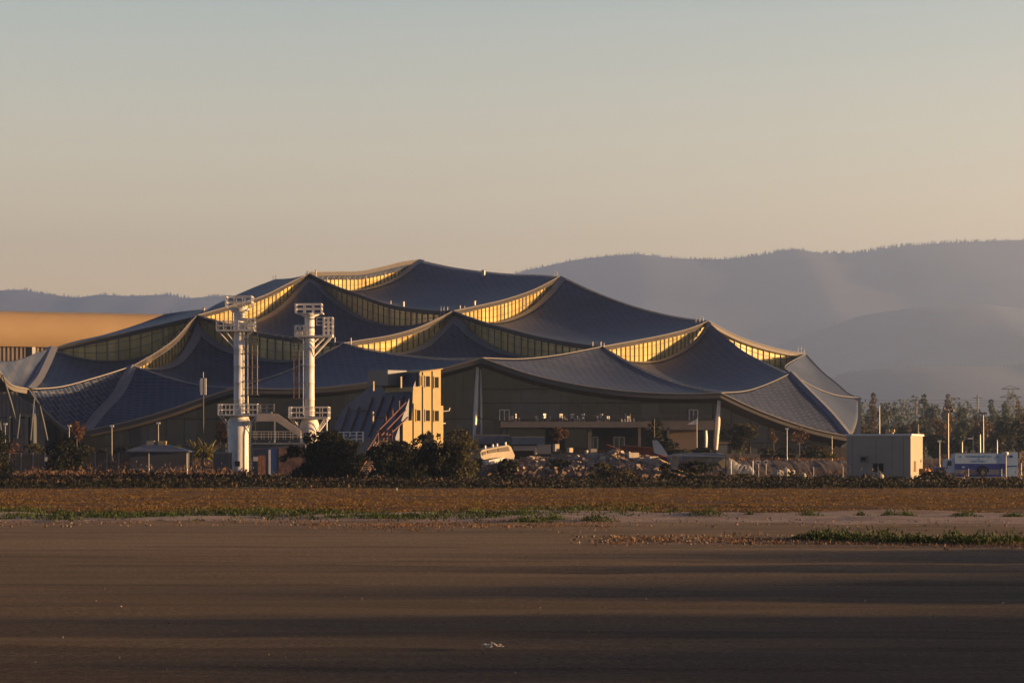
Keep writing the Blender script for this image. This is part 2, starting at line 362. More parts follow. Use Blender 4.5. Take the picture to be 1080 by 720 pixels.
fb.build('distant_conifer_forest', M_far, label='faint serrated line of conifers along the hazy ridge tops', cat='forest', kind='stuff')
# ------------------------------------------------------------------ the tented building
N_ = {'A': (30, 411, 404), 'B': (140, 386.5, 425), 'N': (247, 409.5, 399), 'O': (362, 362.5, 440), 'C': (508, 378, 400), 'E': (635, 366, 440),
      'D': (760, 415, 400), 'F': (834, 394, 430), 'G': (905, 420, 472), 'H': (896, 461, 405), 'P': (92, 454.5, 401), 'W': (55, 367, 455), 'X': (-15, 376, 392),
      'Q': (208, 333, 470), 'L': (478, 328.5, 480), 'I': (747, 339, 490), 'J': (850, 374, 520), 'M': (326, 289, 530), 'K': (591, 291.5, 540), 'T': (442, 274, 590),
      'U': (290, 294.5, 575), 'V': (175, 331, 520), 'Rn': (215, 326, 545)}
NS = 28
def hermite(pts, n):
    """smooth curve y(s) through points param by chord"""
    pts = np.array(pts, float); t = np.concatenate([[0], np.cumsum(np.hypot(*np.diff(pts[:, :2], axis=0).T))]); t /= t[-1]
    m = np.gradient(pts, t, axis=0) if len(pts) > 2 else np.repeat((pts[1] - pts[0])[None], 2, 0)
    out = []
    for s in np.linspace(0, 1, n):
        i = min(np.searchsorted(t, s, 'right') - 1, len(t) - 2); h = t[i + 1] - t[i]; u = (s - t[i]) / h
        out.append((2 * u**3 - 3 * u**2 + 1) * pts[i] + (u**3 - 2 * u**2 + u) * h * m[i] + (-2 * u**3 + 3 * u**2) * pts[i + 1] + (u**3 - u**2) * h * m[i + 1])
    return np.array(out)
def plan(na, nb, px):
    a = N_[na]; b = N_[nb]; ax, ay = xat(a[0], a[2]), a[2]; bx_, by = xat(b[0], b[2]), b[2]
    k = (px - 540) / F; den = (bx_ - ax) - k * (by - ay)
    s = (k * ay - ax) / den; s = min(max(s, 0), 1)
    return ax + s * (bx_ - ax), ay + s * (by - ay)
def wall_edge(na, nb, pts):
    """a curve over the straight plan line na-nb; pts in photo pixels"""
    c = hermite(pts, 120); o = np.argsort(c[:, 0]); cx, cy = c[o, 0], c[o, 1]
    a = N_[na]; b = N_[nb]; out = []
    for s in np.linspace(0, 1, NS):
        x = xat(a[0], a[2]) * (1 - s) + xat(b[0], b[2]) * s; y = a[2] * (1 - s) + b[2] * s
        px = 540 + F * x / y; py = np.interp(px, cx, cy); out.append((x, y, zat(py, y)))
    return np.array(out)
def chord(na, nb, pts):
    a = N_[na]; b = N_[nb]; P = [(a[0], a[1])] + list(pts) + [(b[0], b[1])]
    c = hermite(P, NS); dd = np.concatenate([[0], np.cumsum(np.hypot(*np.diff(c, axis=0).T))]); dd /= dd[-1]
    return np.array([tuple(W(px, py, a[2] * (1 - s) + b[2] * s)) for (px, py), s in zip(c, dd)])
def we(na, nb, mid, end_a=None, end_b=None):
    a = N_[na]; b = N_[nb]
    return wall_edge(na, nb, [(a[0], a[1] if end_a is None else end_a)] + mid + [(b[0], b[1] if end_b is None else end_b)])
ED = {}
# walls: (top curve, bottom curve), always listed left node -> right node
ED['QM_t'] = we('Q', 'M', [(240, 324), (280, 311.5), (305, 299)]); ED['QM_b'] = we('Q', 'M', [(235, 342), (268, 340), (287, 330), (302, 318), (313, 306), (321, 297)], 335, 294)
ED['ML_t'] = we('M', 'L', [(355, 302.5), (380, 311), (407, 320.5), (447, 326.8)]); ED['ML_b'] = we('M', 'L', [(332, 296), (348, 311), (365, 324.5), (382, 335), (402, 341.5), (425, 344), (452, 339)], 294, 330)
ED['OL_t'] = we('O', 'L', [(380, 359.5), (413, 354), (442, 345.5), (464, 335.5)]); ED['OL_b'] = we('O', 'L', [(390, 373), (412, 374.5), (435.5, 369), (455.5, 357), (469, 344)], 364, 334)
ED['LE_t'] = we('L', 'E', [(504, 338), (535.5, 347), (569, 355.5), (602, 361.5)]); ED['LE_b'] = we('L', 'E', [(487, 339), (497, 350), (513, 361.5), (533, 371), (560, 377), (600, 377)], 334, 367)
ED['LK_t'] = we('L', 'K', [(504, 323), (535.5, 315.5), (564, 305.5)]); ED['LK_b'] = we('L', 'K', [(500, 340), (524, 343), (538, 339.5), (558, 329.5), (575, 315)], 331, 295)
ED['EI_t'] = we('E', 'I', [(674, 359), (704, 353), (730, 346)]); ED['EI_b'] = we('E', 'I', [(655, 381), (674, 384.5), (695, 383), (718, 373), (736, 359)], 368, 342.5)
ED['IJ_t'] = we('I', 'J', [(778, 355), (807, 365), (830, 370.5)]); ED['IJ_b'] = we('I', 'J', [(758, 356), (778, 377), (800, 390), (828, 395)], 345, 385)
ED['QO_t'] = we('Q', 'O', [(227, 338), (246, 344.3), (268, 350), (290, 353.8), (316, 357)]); ED['QO_b'] = we('Q', 'O', [(220, 354), (246, 369), (268, 376), (290, 380), (315, 380), (340, 373)], 341, 364)
ED['BQ_t'] = we('B', 'Q', [(162.5, 373.7), (185, 357.5), (200, 341)]); ED['BQ_b'] = we('B', 'Q', [(152.5, 389.5), (170, 388), (185, 380), (197, 364.5), (205, 349)], 387.5, 341)
ED['WQ_t'] = we('W', 'Q', [(100, 357.5), (140, 349), (175, 341)]); ED['WQ_b'] = we('W', 'Q', [(75, 375), (100, 380), (125, 380.5), (150, 376), (172, 366), (195, 350)], 368, 336)
ED['MT_t'] = we('M', 'T', [(355, 287), (380, 286.5), (407, 281), (424, 276.8)], 287.5); ED['MT_b'] = we('M', 'T', [(340, 302), (360, 308), (380, 307.8), (402, 302), (420, 293), (433, 282)], 291, 276)
# seams and eaves
ED['AB'] = chord('A', 'B', [(62.5, 408.7), (100, 399)]); ED['BN'] = chord('B', 'N', [(175, 397.8), (212, 407)])
ED['NO'] = chord('N', 'O', [(266, 404), (300, 393), (336, 376.6)]); ED['OC'] = chord('O', 'C', [(380, 367), (424, 374.5), (475, 378.5)])
ED['CE'] = chord('C', 'E', [(549, 379), (585, 375.5), (613, 370.5)]); ED['ED'] = chord('E', 'D', [(674, 388), (718, 405)])
ED['DF'] = chord('D', 'F', [(789, 412.3), (813, 404)]); ED['FG'] = chord('F', 'G', [(858, 408.5), (881, 417)])
ED['IF'] = chord('I', 'F', [(766, 356), (784, 370), (807, 382)]); ED['JF'] = chord('J', 'F', [(838, 380), (828, 388)]); ED['JG'] = chord('J', 'G', [(867, 392), (884, 406), (896, 416)])
ED['TK'] = chord('T', 'K', [(480, 282), (513, 286.3), (547, 289), (575, 289.8)]); ED['KI'] = chord('K', 'I', [(625, 307.5), (675, 325.5), (725, 336.5)])
ED['UM'] = chord('U', 'M', [(309, 293)]); ED['QU'] = chord('Q', 'U', [(224, 323), (247, 312), (270, 302)])
ED['WV'] = chord('W', 'V', [(80, 359.5), (105, 354), (140, 343.7)]); ED['VR'] = chord('V', 'Rn', [(195, 328)]); ED['RQ'] = chord('Rn', 'Q', [])
ED['WA'] = chord('W', 'A', [(47.5, 384), (38, 402)]); ED['WX'] = chord('W', 'X', [(37, 372.5), (20, 379), (0, 380.5)])
ED['XA'] = chord('X', 'A', [(0, 393), (11, 406)]); ED['AP'] = chord('A', 'P', [(40, 425), (55, 441), (75, 454.5)])
ED['BP'] = chord('B', 'P', [(124, 417), (106, 436)]); ED['PN'] = chord('P', 'N', [(144.5, 442.5), (181, 431.6), (217, 419)])
ED['NC'] = chord('N', 'C', [(297, 411), (336, 409.8), (394, 403), (464, 389.7)]); ED['CD'] = chord('C', 'D', [(529, 385.5), (555, 394.2), (589, 402.5), (633, 410), (678, 414.5), (720, 416)])
ED['DH'] = chord('D', 'H', [(792, 430), (831, 445), (867, 455.5)]); ED['FH'] = chord('F', 'H', [(852, 412.6), (878, 439)]); ED['GH'] = chord('G', 'H', [(904, 440)])
def rev(c): return c[::-1]
def coons(c0, c1, d0, d1, n=NS):
    """c0: bottom u, c1: top u, d0: left v, d1: right v (all NS points)"""
    c0, c1, d0, d1 = [np.array(c, float) for c in (c0, c1, d0, d1)]
    s = np.linspace(0, 1, NS)[:, None]
    # snap the ends of the side curves to the corners
    d0 = d0 + (1 - s) * (c0[0] - d0[0]) + s * (c1[0] - d0[-1]); d1 = d1 + (1 - s) * (c0[-1] - d1[0]) + s * (c1[-1] - d1[-1])
    u = np.linspace(0, 1, NS)[None, :, None]; v = np.linspace(0, 1, NS)[:, None, None]
    P = (1 - v) * c0[None] + v * c1[None] + (1 - u) * d0[:, None] + u * d1[:, None]
    P -= (1 - u) * (1 - v) * c0[0] + u * (1 - v) * c0[-1] + (1 - u) * v * c1[0] + u * v * c1[-1]
    return P
def tri(base, l, r):
    """base u curve; l and r run from base ends to the apex"""
    base, l, r = [np.array(c, float) for c in (base, l, r)]; s = np.linspace(0, 1, NS)[:, None]
    ap = l[-1]; l = l + (1 - s) * (base[0] - l[0]); r = r + (1 - s) * (base[-1] - r[0]) + s * (ap - r[-1])
    u = np.linspace(0, 1, NS)[None, :, None]; v = np.linspace(0, 1, NS)[:, None, None]
    ll = (1 - s) * base[0] + s * ap; rl = (1 - s) * base[-1] + s * ap
    return (1 - v) * base[None] + v * ap + ((1 - u) * (l - ll)[:, None] + u * (r - rl)[:, None])
BLD = empty('tented_office_building', (0, 430, 0), 0, 'vast low office building roofed by overlapping dark scale-tiled tent canopies', 'building')
def canopy(P, thick=.7, name='roof_canopy'):
    mb = MB(); Q = [[tuple(p) for p in r] for r in P]; mb.grid(Q, 0, True)
    B = [[(p[0], p[1], p[2] - thick) for p in r] for r in Q]; mb.grid(B, 1, True, True)
    n = len(Q); m = len(Q[0])
    loop = [(0, j) for j in range(m)] + [(i, m - 1) for i in range(1, n)] + [(n - 1, j) for j in range(m - 2, -1, -1)] + [(i, 0) for i in range(n - 2, 0, -1)]
    vs = [Q[i][j] for i, j in loop] + [B[i][j] for i, j in loop]; k = len(loop)
    mb.add(vs, [(i, i + k, (i + 1) % k + k, (i + 1) % k) for i in range(k)], 1)
    # normals up
    return mb.build(name, [M_roof, M_soff], BLD, world=True)
def orient(o):
    import bmesh
    bm = bmesh.new(); bm.from_mesh(o.data); bmesh.ops.remove_doubles(bm, verts=bm.verts, dist=.002); bmesh.ops.recalc_face_normals(bm, faces=bm.faces); bm.to_mesh(o.data); bm.free()
E_ = ED
for P in (coons(rev(E_['QO_t']), rev(E_['ML_b']), E_['QO_t'][::-1] * 0 + np.linspace(0, 1, NS)[:, None] * (E_['ML_b'][-1] - E_['QO_t'][-1]) + E_['QO_t'][-1], E_['QM_b']),) if False else ():
    pass
def quad4(bl, br, tl, tr):
    """left node -> bottom (bl), bottom -> right (br), left -> top (tl), top -> right (tr)"""
    return coons(bl, tr, tl, br)
canopies = {
 'M': quad4(E_['QO_t'], E_['OL_t'], E_['QM_b'], E_['ML_b']),
 'Q': quad4(E_['BN'], E_['NO'], E_['BQ_b'], E_['QO_b']),
 'L': quad4(E_['OC'], E_['CE'], E_['OL_b'], E_['LE_b']),
 'K': quad4(E_['LE_t'], E_['EI_t'], E_['LK_b'], E_['KI']),
 'T': quad4(E_['ML_t'], E_['LK_t'], E_['MT_b'], E_['TK']),
 'I': quad4(E_['ED'], E_['DF'], E_['EI_b'], E_['IF']),
 'W': quad4(E_['AB'], E_['BQ_t'], rev(E_['WA']), E_['WQ_b']),
 'V': quad4(E_['WQ_t'], rev(E_['RQ']), E_['WV'], E_['VR']),
 'N': tri(E_['NC'], E_['NO'], rev(E_['OC'])), 'C': tri(E_['CD'], E_['CE'], rev(E_['ED'])),
 'F1': tri(E_['DH'], E_['DF'], rev(E_['FH'])), 'F2': tri(rev(E_['GH']), rev(E_['FH']), rev(E_['FG'])),
 'J': tri(E_['FG'], rev(E_['JF']), rev(E_['JG'])),
 'B1': tri(E_['AP'], E_['AB'], rev(E_['BP'])), 'B2': tri(E_['PN'], rev(E_['BP']), rev(E_['BN'])),
 'X': tri(E_['XA'], rev(E_['WX']), rev(E_['WA'])), 'U': tri(E_['QM_t'], E_['QU'], rev(E_['UM'])),
}
for k, P in canopies.items(): orient(canopy(P))
# hidden rear slopes close the volume so it stands up from the side
def rear(name_pts, drop):
    pass
def rear_slope(edge, dy, z1):
    c = ED[edge]; P = []
    for t in np.linspace(0, 1, 8):
        P.append([(p[0], p[1] + dy * t, p[2] + (z1 - p[2]) * (1 - (1 - t) ** 1.5)) for p in c])
    return np.array(P)
for e_, dy in (('TK', 90), ('UM', 60), ('QU', 60), ('KI', 80), ('WV', 60), ('VR', 50), ('JG', 40), ('IJ_t', 60), ('MT_t', 80), ('WX', 40)):
    P = rear_slope(e_, dy, 12); mb = MB(); mb.grid([[tuple(p) for p in r] for r in P], 0); mb.build('rear_canopy', M_roof, BLD, world=True)
# thin pale edge trims
for e_ in ('AB', 'BN', 'NO', 'OC', 'CE', 'ED', 'DF', 'FG', 'JF', 'JG', 'QM_t', 'ML_t', 'OL_t', 'LE_t', 'LK_t', 'EI_t', 'IJ_t', 'QO_t', 'BQ_t', 'MT_t', 'XA', 'AP', 'PN', 'NC', 'CD', 'DH', 'KI'):
    mb = MB(); mb.tube([(p[0], p[1] - .05, p[2] + .12) for p in ED[e_]], .10 if e_ not in ('NC', 'CD', 'DH', 'PN', 'AP', 'XA') else .15, 6); mb.build('edge_trim', M_trim, BLD, world=True)
# flashing bands under the clerestories, laid just above the canopy surface
def band(c, P, side, wd0, wd1, name='gutter_flashing'):
    """side: ('row'|'col', index, direction) strip of a patch next to its boundary"""
    mb = MB(); kind, idx, dr = side; rows = []
    n = len(c)
    for i in range(n):
        if kind == 'row': a = P[idx, i]; bdir = P[idx + dr * 3, i] - a
        else: a = P[i, idx]; bdir = P[i, idx + dr * 3] - a
        L = np.linalg.norm(bdir); t = i / (n - 1); wd = wd0 * (1 - t) + wd1 * t
        if L < 1e-4: bdir = np.array([0, -1, 0.]); L = 1
        q = a + bdir / L * min(wd, L * 1.0 if L > .3 else wd)
        rows.append([(a[0], a[1] - .1, a[2] + .16), (q[0], q[1], q[2] + .22)])
    mb.grid(rows, 0); mb.build(name, M_flash, BLD, world=True)
C_ = canopies
for k in ('M', 'Q', 'L', 'K', 'T', 'W', 'I'):
    P = C_[k]
    if k != 'W': band(P[:, 0], P, ('col', 0, 1), 1.1, 2.6)      # left-top edge
    if k not in ('K', 'T', 'I'): band(P[-1], P, ('row', -1, -1), 2.6, 1.1)   # top-right edge
def spine(c, wd, dirv):
    mb = MB(); rows = []
    for i, p in enumerate(c):
        rows.append([(p[0] - wd * dirv[0], p[1] - wd * dirv[1], p[2] + .12), (p[0], p[1] - .4, p[2] + .42), (p[0] + wd * dirv[0], p[1] + wd * dirv[1], p[2] + .12)])
    mb.grid(rows, 0, False); mb.build('ridge_spine', M_flash, BLD, world=True)
spine(ED['BP'], 1.2, (1, 0)); spine(ED['FH'], .8, (1, 0)); spine(ED['WA'], 1.1, (1, 0))
# clerestories
def clerestory(key, inset=.9, nm=16, pale_every=5, dim=False):
    t = ED[key + '_t']; b = ED[key + '_b']; d = np.array([t[-1][0] - t[0][0], t[-1][1] - t[0][1]]); L = np.linalg.norm(d); d /= L
    nrm = np.array([-d[1], d[0]]);
    if nrm[1] < 0: nrm = -nrm
    def pt(c, s):
        f = s * (NS - 1); i = min(int(f), NS - 2); f -= i; return c[i] * (1 - f) + c[i + 1] * f
    K = 60; g = MB(); rows = [[], []]
    for k in range(K + 1):
        p, q = pt(t, k / K), pt(b, k / K); o = nrm * inset
        rows[0].append((p[0] + o[0], p[1] + o[1], p[2] - .2)); rows[1].append((q[0] + o[0], q[1] + o[1], min(q[2], p[2]) - .6))
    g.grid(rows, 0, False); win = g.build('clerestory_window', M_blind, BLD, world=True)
    m = MB(); o = nrm * (inset - .12); n = max(int(L / 2.2), 4); ang = math.atan2(d[1], d[0])
    for k in range(1, n):
        p, q = pt(t, k / n), pt(b, k / n)
        if p[2] - q[2] < .4: continue
        big = (k % pale_every == 0)
        x, y = p[0] + o[0], p[1] + o[1]; wd = .3 if big else .08
        m.box((x, y, (p[2] + q[2]) / 2), (wd, .3 if big else .2, p[2] - q[2]), ang, 1 if big else 0)
    for fr in (.36, .68):
        pts = []
        for k in range(K + 1):
            p, q = pt(t, k / K), pt(b, k / K); pts.append((p[0] + o[0], p[1] + o[1], p[2] * fr + q[2] * (1 - fr)))
        m.tube(pts, .04, 4, 0)
    m.build('mullion', [M_mull, M_mullp], win, world=True)
    # fascia under the upper roof edge
    f = MB(); rows = [[(p[0], p[1], p[2] - .05) for p in t], [(p[0], p[1], p[2] - .75) for p in t], [(p[0] + nrm[0] * inset, p[1] + nrm[1] * inset, p[2] - .85) for p in t]]
    f.grid(rows, 0, False); f.build('fascia', M_soff, BLD, world=True)
for k in ('QM', 'ML', 'OL', 'LE', 'LK', 'EI', 'IJ', 'QO', 'BQ', 'WQ', 'MT'): clerestory(k)
# eaves: deep fascia, soffit and the glass facade below
def facade(key, back=4.0, fas=1.25, pane=3.0, rails=(4.5, 9.0), soff=True):
    e = ED[key]; rows = [[], [], []]; d = e[-1] - e[0]; d[2] = 0; d /= np.linalg.norm(d); nrm = np.array([-d[1], d[0], 0]);
    if nrm[1] < 0: nrm = -nrm
    f = MB()
    for p in e:
        rows[0].append((p[0], p[1] - .02, p[2] - .1)); rows[1].append((p[0], p[1] + .15, p[2] - .45 * fas)); q = p + nrm * back; rows[2].append((q[0], q[1], p[2] - fas))
    f.grid(rows, 0, False); f.build('eave_soffit', M_soff, BLD, world=True)
    g = MB(); r0 = []; r1 = []
    for p in e:
        q = p + nrm * back; r0.append((q[0], q[1], p[2] - fas + .1)); r1.append((q[0], q[1], 1.0))
    g.grid([r0, r1], 0, False); win = g.build('facade_glazing', M_glass, BLD, world=True)
    L = np.linalg.norm((e[-1] - e[0])[:2]); n = int(L / pane); m = MB(); ang = math.atan2(d[1], d[0])
    xs_ = np.linspace(0, 1, NS); arc = np.array([np.dot(p - e[0], d) for p in e])
    for k in range(1, n):
        s = k / n * arc[-1]; x, y, z = [np.interp(s, arc, e[:, i]) for i in range(3)]; q = np.array([x, y, 0]) + nrm * (back - .1)
        m.box((q[0], q[1], (z - fas + 1) / 2), (.12, .22, z - fas - 1), ang, 0)
    for zr in rails:
        pts = [p + nrm * (back - .15) for p in e if p[2] - fas > zr] if key != 'GH' else []
        if len(pts) > 1: m.tube([(p[0], p[1], zr) for p in pts], .09, 4, 0)
    if key != 'GH': m.build('glazing_mullion', [M_mull], win, world=True)
facade('NC'); facade('CD', 5, 1.3, 3.1, (9.0, 11.7, 14)); facade('DH', 4, 1.4, 3.0, (5, 8)); facade('PN', 4, 1.0); facade('AP', 6, .5); facade('XA', 8, .4); facade('GH', 1, .3, 4, ())
# slanted eave columns
def col(px0, py0, px1, py1, d0, d1, r, name='eave_column', m=None):
    mb = MB(); a = W(px0, py0, d0); b = W(px1, py1, d1); mid = (a + b) / 2
    mb.cyl(a, mid, r * .62, r, 12); mb.cyl(mid, b, r, r * .7, 12); mb.build(name, m or M_white, BLD, world=True)
col(503.5, 387, 500, 464, 402, 402, .40); col(507, 390, 508, 464, 404, 404, .2); col(492, 393, 497, 460, 405, 405, .45, m=M_soff)
col(758.5, 421, 755, 474, 402, 402, .44); col(752, 424, 752.5, 474, 406, 406, .4, m=M_soff); col(744, 450, 744, 474, 400, 400, .38)
M_porch = mat('porch_grey', (.06, .07, .08), .6)
for a in ((3, 395, 18, 447), (42, 428, 50, 464), (36, 420, 32, 464), (0, 445, 3, 470), (21, 436, 18, 462)): col(*a, 397, 397, .2, m=M_porch)
# the pale frames under the left-hand canopy
mb = MB()
for a in ((-30, 439, 34, 441.5), (-30, 459, 20, 461), (22, 436, 36, 441)):
    x0, y0, x1, y1 = a; mb.bx(xat(x0, 399), xat(x1, 399), 399, 400.5, zat(y1, 399), zat(y0, 399))
for x0 in (-20, 8, 27, 33): mb.bx(xat(x0, 399), xat(x0 + 3.2, 399), 398.4, 401, 0, zat(439, 399))
mb.build('porch_frame', M_porch, BLD, world=True)
# right-hand end: dark slot and blue flashing
mb = MB(); mb.prism([(904.6, 419), (907.8, 420), (908.2, 470), (902.5, 470)], lambda u, v, t: W(u, v, t), 468, 471); mb.build('end_panel', mat('blue_end_panel', (.10, .14, .22), .5), BLD, world=True)
# terrace with its balustrade and the lower storey
def PB(px0, px1, py0, py1, d0, d1, m=0, mb=None):
    """box given by photo extents at its front face"""
    return mb.bx(xat(px0, d0), xat(px1, d0), d0, d1, zat(py1, d0), zat(py0, d0), m)
mb = MB(); PB(528, 681, 444.5, 450.5, 391, 403, 0, mb); PB(681, 753, 443.5, 453, 393, 403, 0, mb); mb.build('terrace_slab', M_conc, BLD, world=True)
mb = MB()
for x in np.arange(530, 752, 3.1): mb.bx(xat(x, 391.6) - .05, xat(x, 391.6) + .05, 391.5, 391.6, zat(444.5, 391.6), zat(438, 391.6))
mb.bx(xat(529, 391.6), xat(751, 391.6), 391.45, 391.65, zat(438.6, 391.6), zat(437.8, 391.6)); mb.bx(xat(529, 391.6), xat(751, 391.6), 391.50, 391.60, zat(441.4, 391.6), zat(441, 391.6)); mb.build('balustrade', M_soff, BLD, world=True)
for a in ((535, 575), (596, 620)): mb = MB(); PB(*a, 452, 472, 397, 397.3, 0, mb); mb.build('lower_window', M_glassg, BLD, world=True)
for a in ((624, 674), (576, 596), (736, 742)): mb = MB(); PB(*a, 451, 474, 399, 399.5, 0, mb); mb.build('dark_recess', M_dark, BLD, world=True)
for a in ((530.5, 533.2), (620, 624), (673, 676), (703.5, 706)): mb = MB(); PB(*a, 450.6, 474, 393, 394, 0, mb); mb.build('terrace_pillar', M_conc, BLD, world=True)
mb = MB(); PB(706, 736, 453, 474, 396, 398, 0, mb); mb.build('beige_wall', mat('beige_render', (.26, .19, .14), .85, var=.12, vscale=.5), BLD, world=True)
def doorset(x, y0, y1, d, wpx, n):
    fr = MB(); 
    for k in range(n + 1): xx = x + wpx * k / n; PB(xx - .45, xx + .45, y0, y1, d, d + .25, 0, fr)
    PB(x - .4, x + wpx + .4, y0 - .8, y0, d, d + .25, 0, fr); o = fr.build('door_frame', M_white, BLD, world=True)
    g = MB(); PB(x + .4, x + wpx - .4, y0 + .2, y1, d + .26, d + .35, 0, g); g.build('door_glass', M_glass, o, world=True)
doorset(527, 432.5, 443, 402, 10, 2); doorset(727, 432.5, 443, 402, 9, 2); doorset(625.5, 461, 473, 397, 5, 1); doorset(647.5, 461, 473, 397, 11, 2)
mb = MB(); mb.bx(xat(-40, 395), xat(905, 395), 394, 560, 0, 3.2); mb.build('podium', M_conc, BLD, world=True)
# roof vents and masts
def vents(lst):
    for (px, py, hpx, wpx, d) in lst:
        mb = MB(); x = xat(px, d); z = zat(py, d); h = hpx * .8 / F * d; r = wpx / F * d / 2
        mb.cyl((x, d, z - 1.2), (x, d, z + h), r * .8, r * .8, 8); mb.cyl((x, d, z + h * .8), (x, d, z + h), r * 1.25, r, 8); mb.build('roof_vent', M_trim, BLD, world=True)
vents([(412, 320, 4, 1.6, 512), (425, 320, 3, 4.5, 505), (465, 327, 5, 1.2, 482), (468, 327, 5, 1.2, 482), (472, 327, 4.5, 1.2, 482), (485, 325, 4, 2.2, 486), (490, 325, 3, 1.2, 487), (500, 320, 4, 5, 495),
       (585, 292, 8, .8, 541), (587.5, 292, 7, .8, 541), (738, 339, 7, 1.0, 489), (741.5, 339, 6, .9, 489), (734, 340, 5, .8, 489), (841.5, 373, 8, .8, 520), (845, 373, 8, .8, 520), (848, 373, 6, .8, 520),
       (625, 365, 6, 1.4, 441), (633.5, 364, 5, 1.8, 440), (637, 364, 3, 1, 440), (353, 361, 7, 1.8, 441), (370, 360, 5, 1.8, 441), (333, 287, 3, 2, 531), (324, 288, 3, 1.4, 531), (173, 331, 3, .7, 520), (180, 331, 5, .5, 520), (215, 328, 5, 2.5, 480), (291, 294, 5, .7, 575), (288, 294, 4, .6, 575), (510, 286, 1.5, 5, 560)])
# terrace chairs
M_chair = mat('white_plastic', (.55, .53, .5), .5)
ch0 = empty('terrace_chair', (0, 0, 0), 0, 'first tiny white chair from the left on the long terrace', 'chair', 'white chairs along the terrace')
mb = MB(); mb.bx(-.25, .25, -.25, .25, .42, .48); mb.build('seat', M_chair, ch0); mb = MB(); mb.box((0, .24, .75), (.5, .05, .6)); mb.build('backrest', M_chair, ch0)
for i in (-1, 1):
    for j in (-1, 1): MB().cyl((.22 * i, .22 * j, 0), (.22 * i, .22 * j, .44), .03, .03, 5).build('leg', M_chair, ch0)
for i, px in enumerate((540, 546, 566, 573, 579, 593, 597, 604, 608, 614, 632, 636, 641, 658, 664, 667)):
    l = (xat(px, 391.05 + .35), 392.3 + (i % 3) * .5, zat(444.5, 391)); rz = (i * 1.3) % 6
    if i == 0: ch0.location = l; ch0.rotation_euler = (0, 0, rz)
    else: copy_tree(ch0, l, rz, ORD[i] + ' tiny white chair from the left on the long terrace', scale=(1.25 if i % 2 else 1.0))
# ------------------------------------------------------------------ airship hangar, far left
HG = empty('airship_hangar', (xat(60, 640), 640, 0), R(20), 'long hangar with rounded pale roof glowing orange behind the tents, far left', 'hangar')
def hx(px, d=640): return (xat(px, d) - HG.location.x)
mb = MB(); prof = []
r = 5.6; ztop = zat(330, 640)
for k in range(15):
    a = R(-40 + 130 * k / 14); prof.append((-r * .72 * math.cos(a) + 0, ztop - r + r * math.sin(a)))
P = [[(x, u, v) for (u, v) in prof] for x in (-90, -30, 0, 32)]
mb.grid(P, 0, True); u0, v0 = prof[-1]; mb.add([(-90, u0, v0), (32, u0, v0), (32, 60, v0 - 3), (-90, 60, v0 - 3)], [(0, 1, 2, 3)], 0)
mb.add([(32, u, v) for u, v in prof] + [(32, 60, v0 - 3), (32, 60, 0), (32, prof[0][0], 0)], [tuple(range(len(prof) + 3))], 0)
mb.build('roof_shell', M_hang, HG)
mb = MB(); yb = prof[0][0] + 1.2; zb = prof[0][1]
mb.bx(-90, 31.8, yb, yb + 1, 0, zb + .5, 0)
for x in np.arange(-90, 32, 1.1): mb.bx(x - .25, x + .25, yb - .3, yb, 8, zb, 0)
mb.build('slatted_wall', M_slat, HG)
mb = MB()
for x in (-6.5, -40, -75): mb.bx(x - .45, x + .45, yb - 1, yb - .35, 0, zb)
mb.build('wall_pilaster', M_white, HG)
mb = MB(); mb.cyl((-90, u0, v0 + .05), (32, u0, v0 + .05), .28, .28, 6); mb.build('roof_ridge', M_flash, HG)
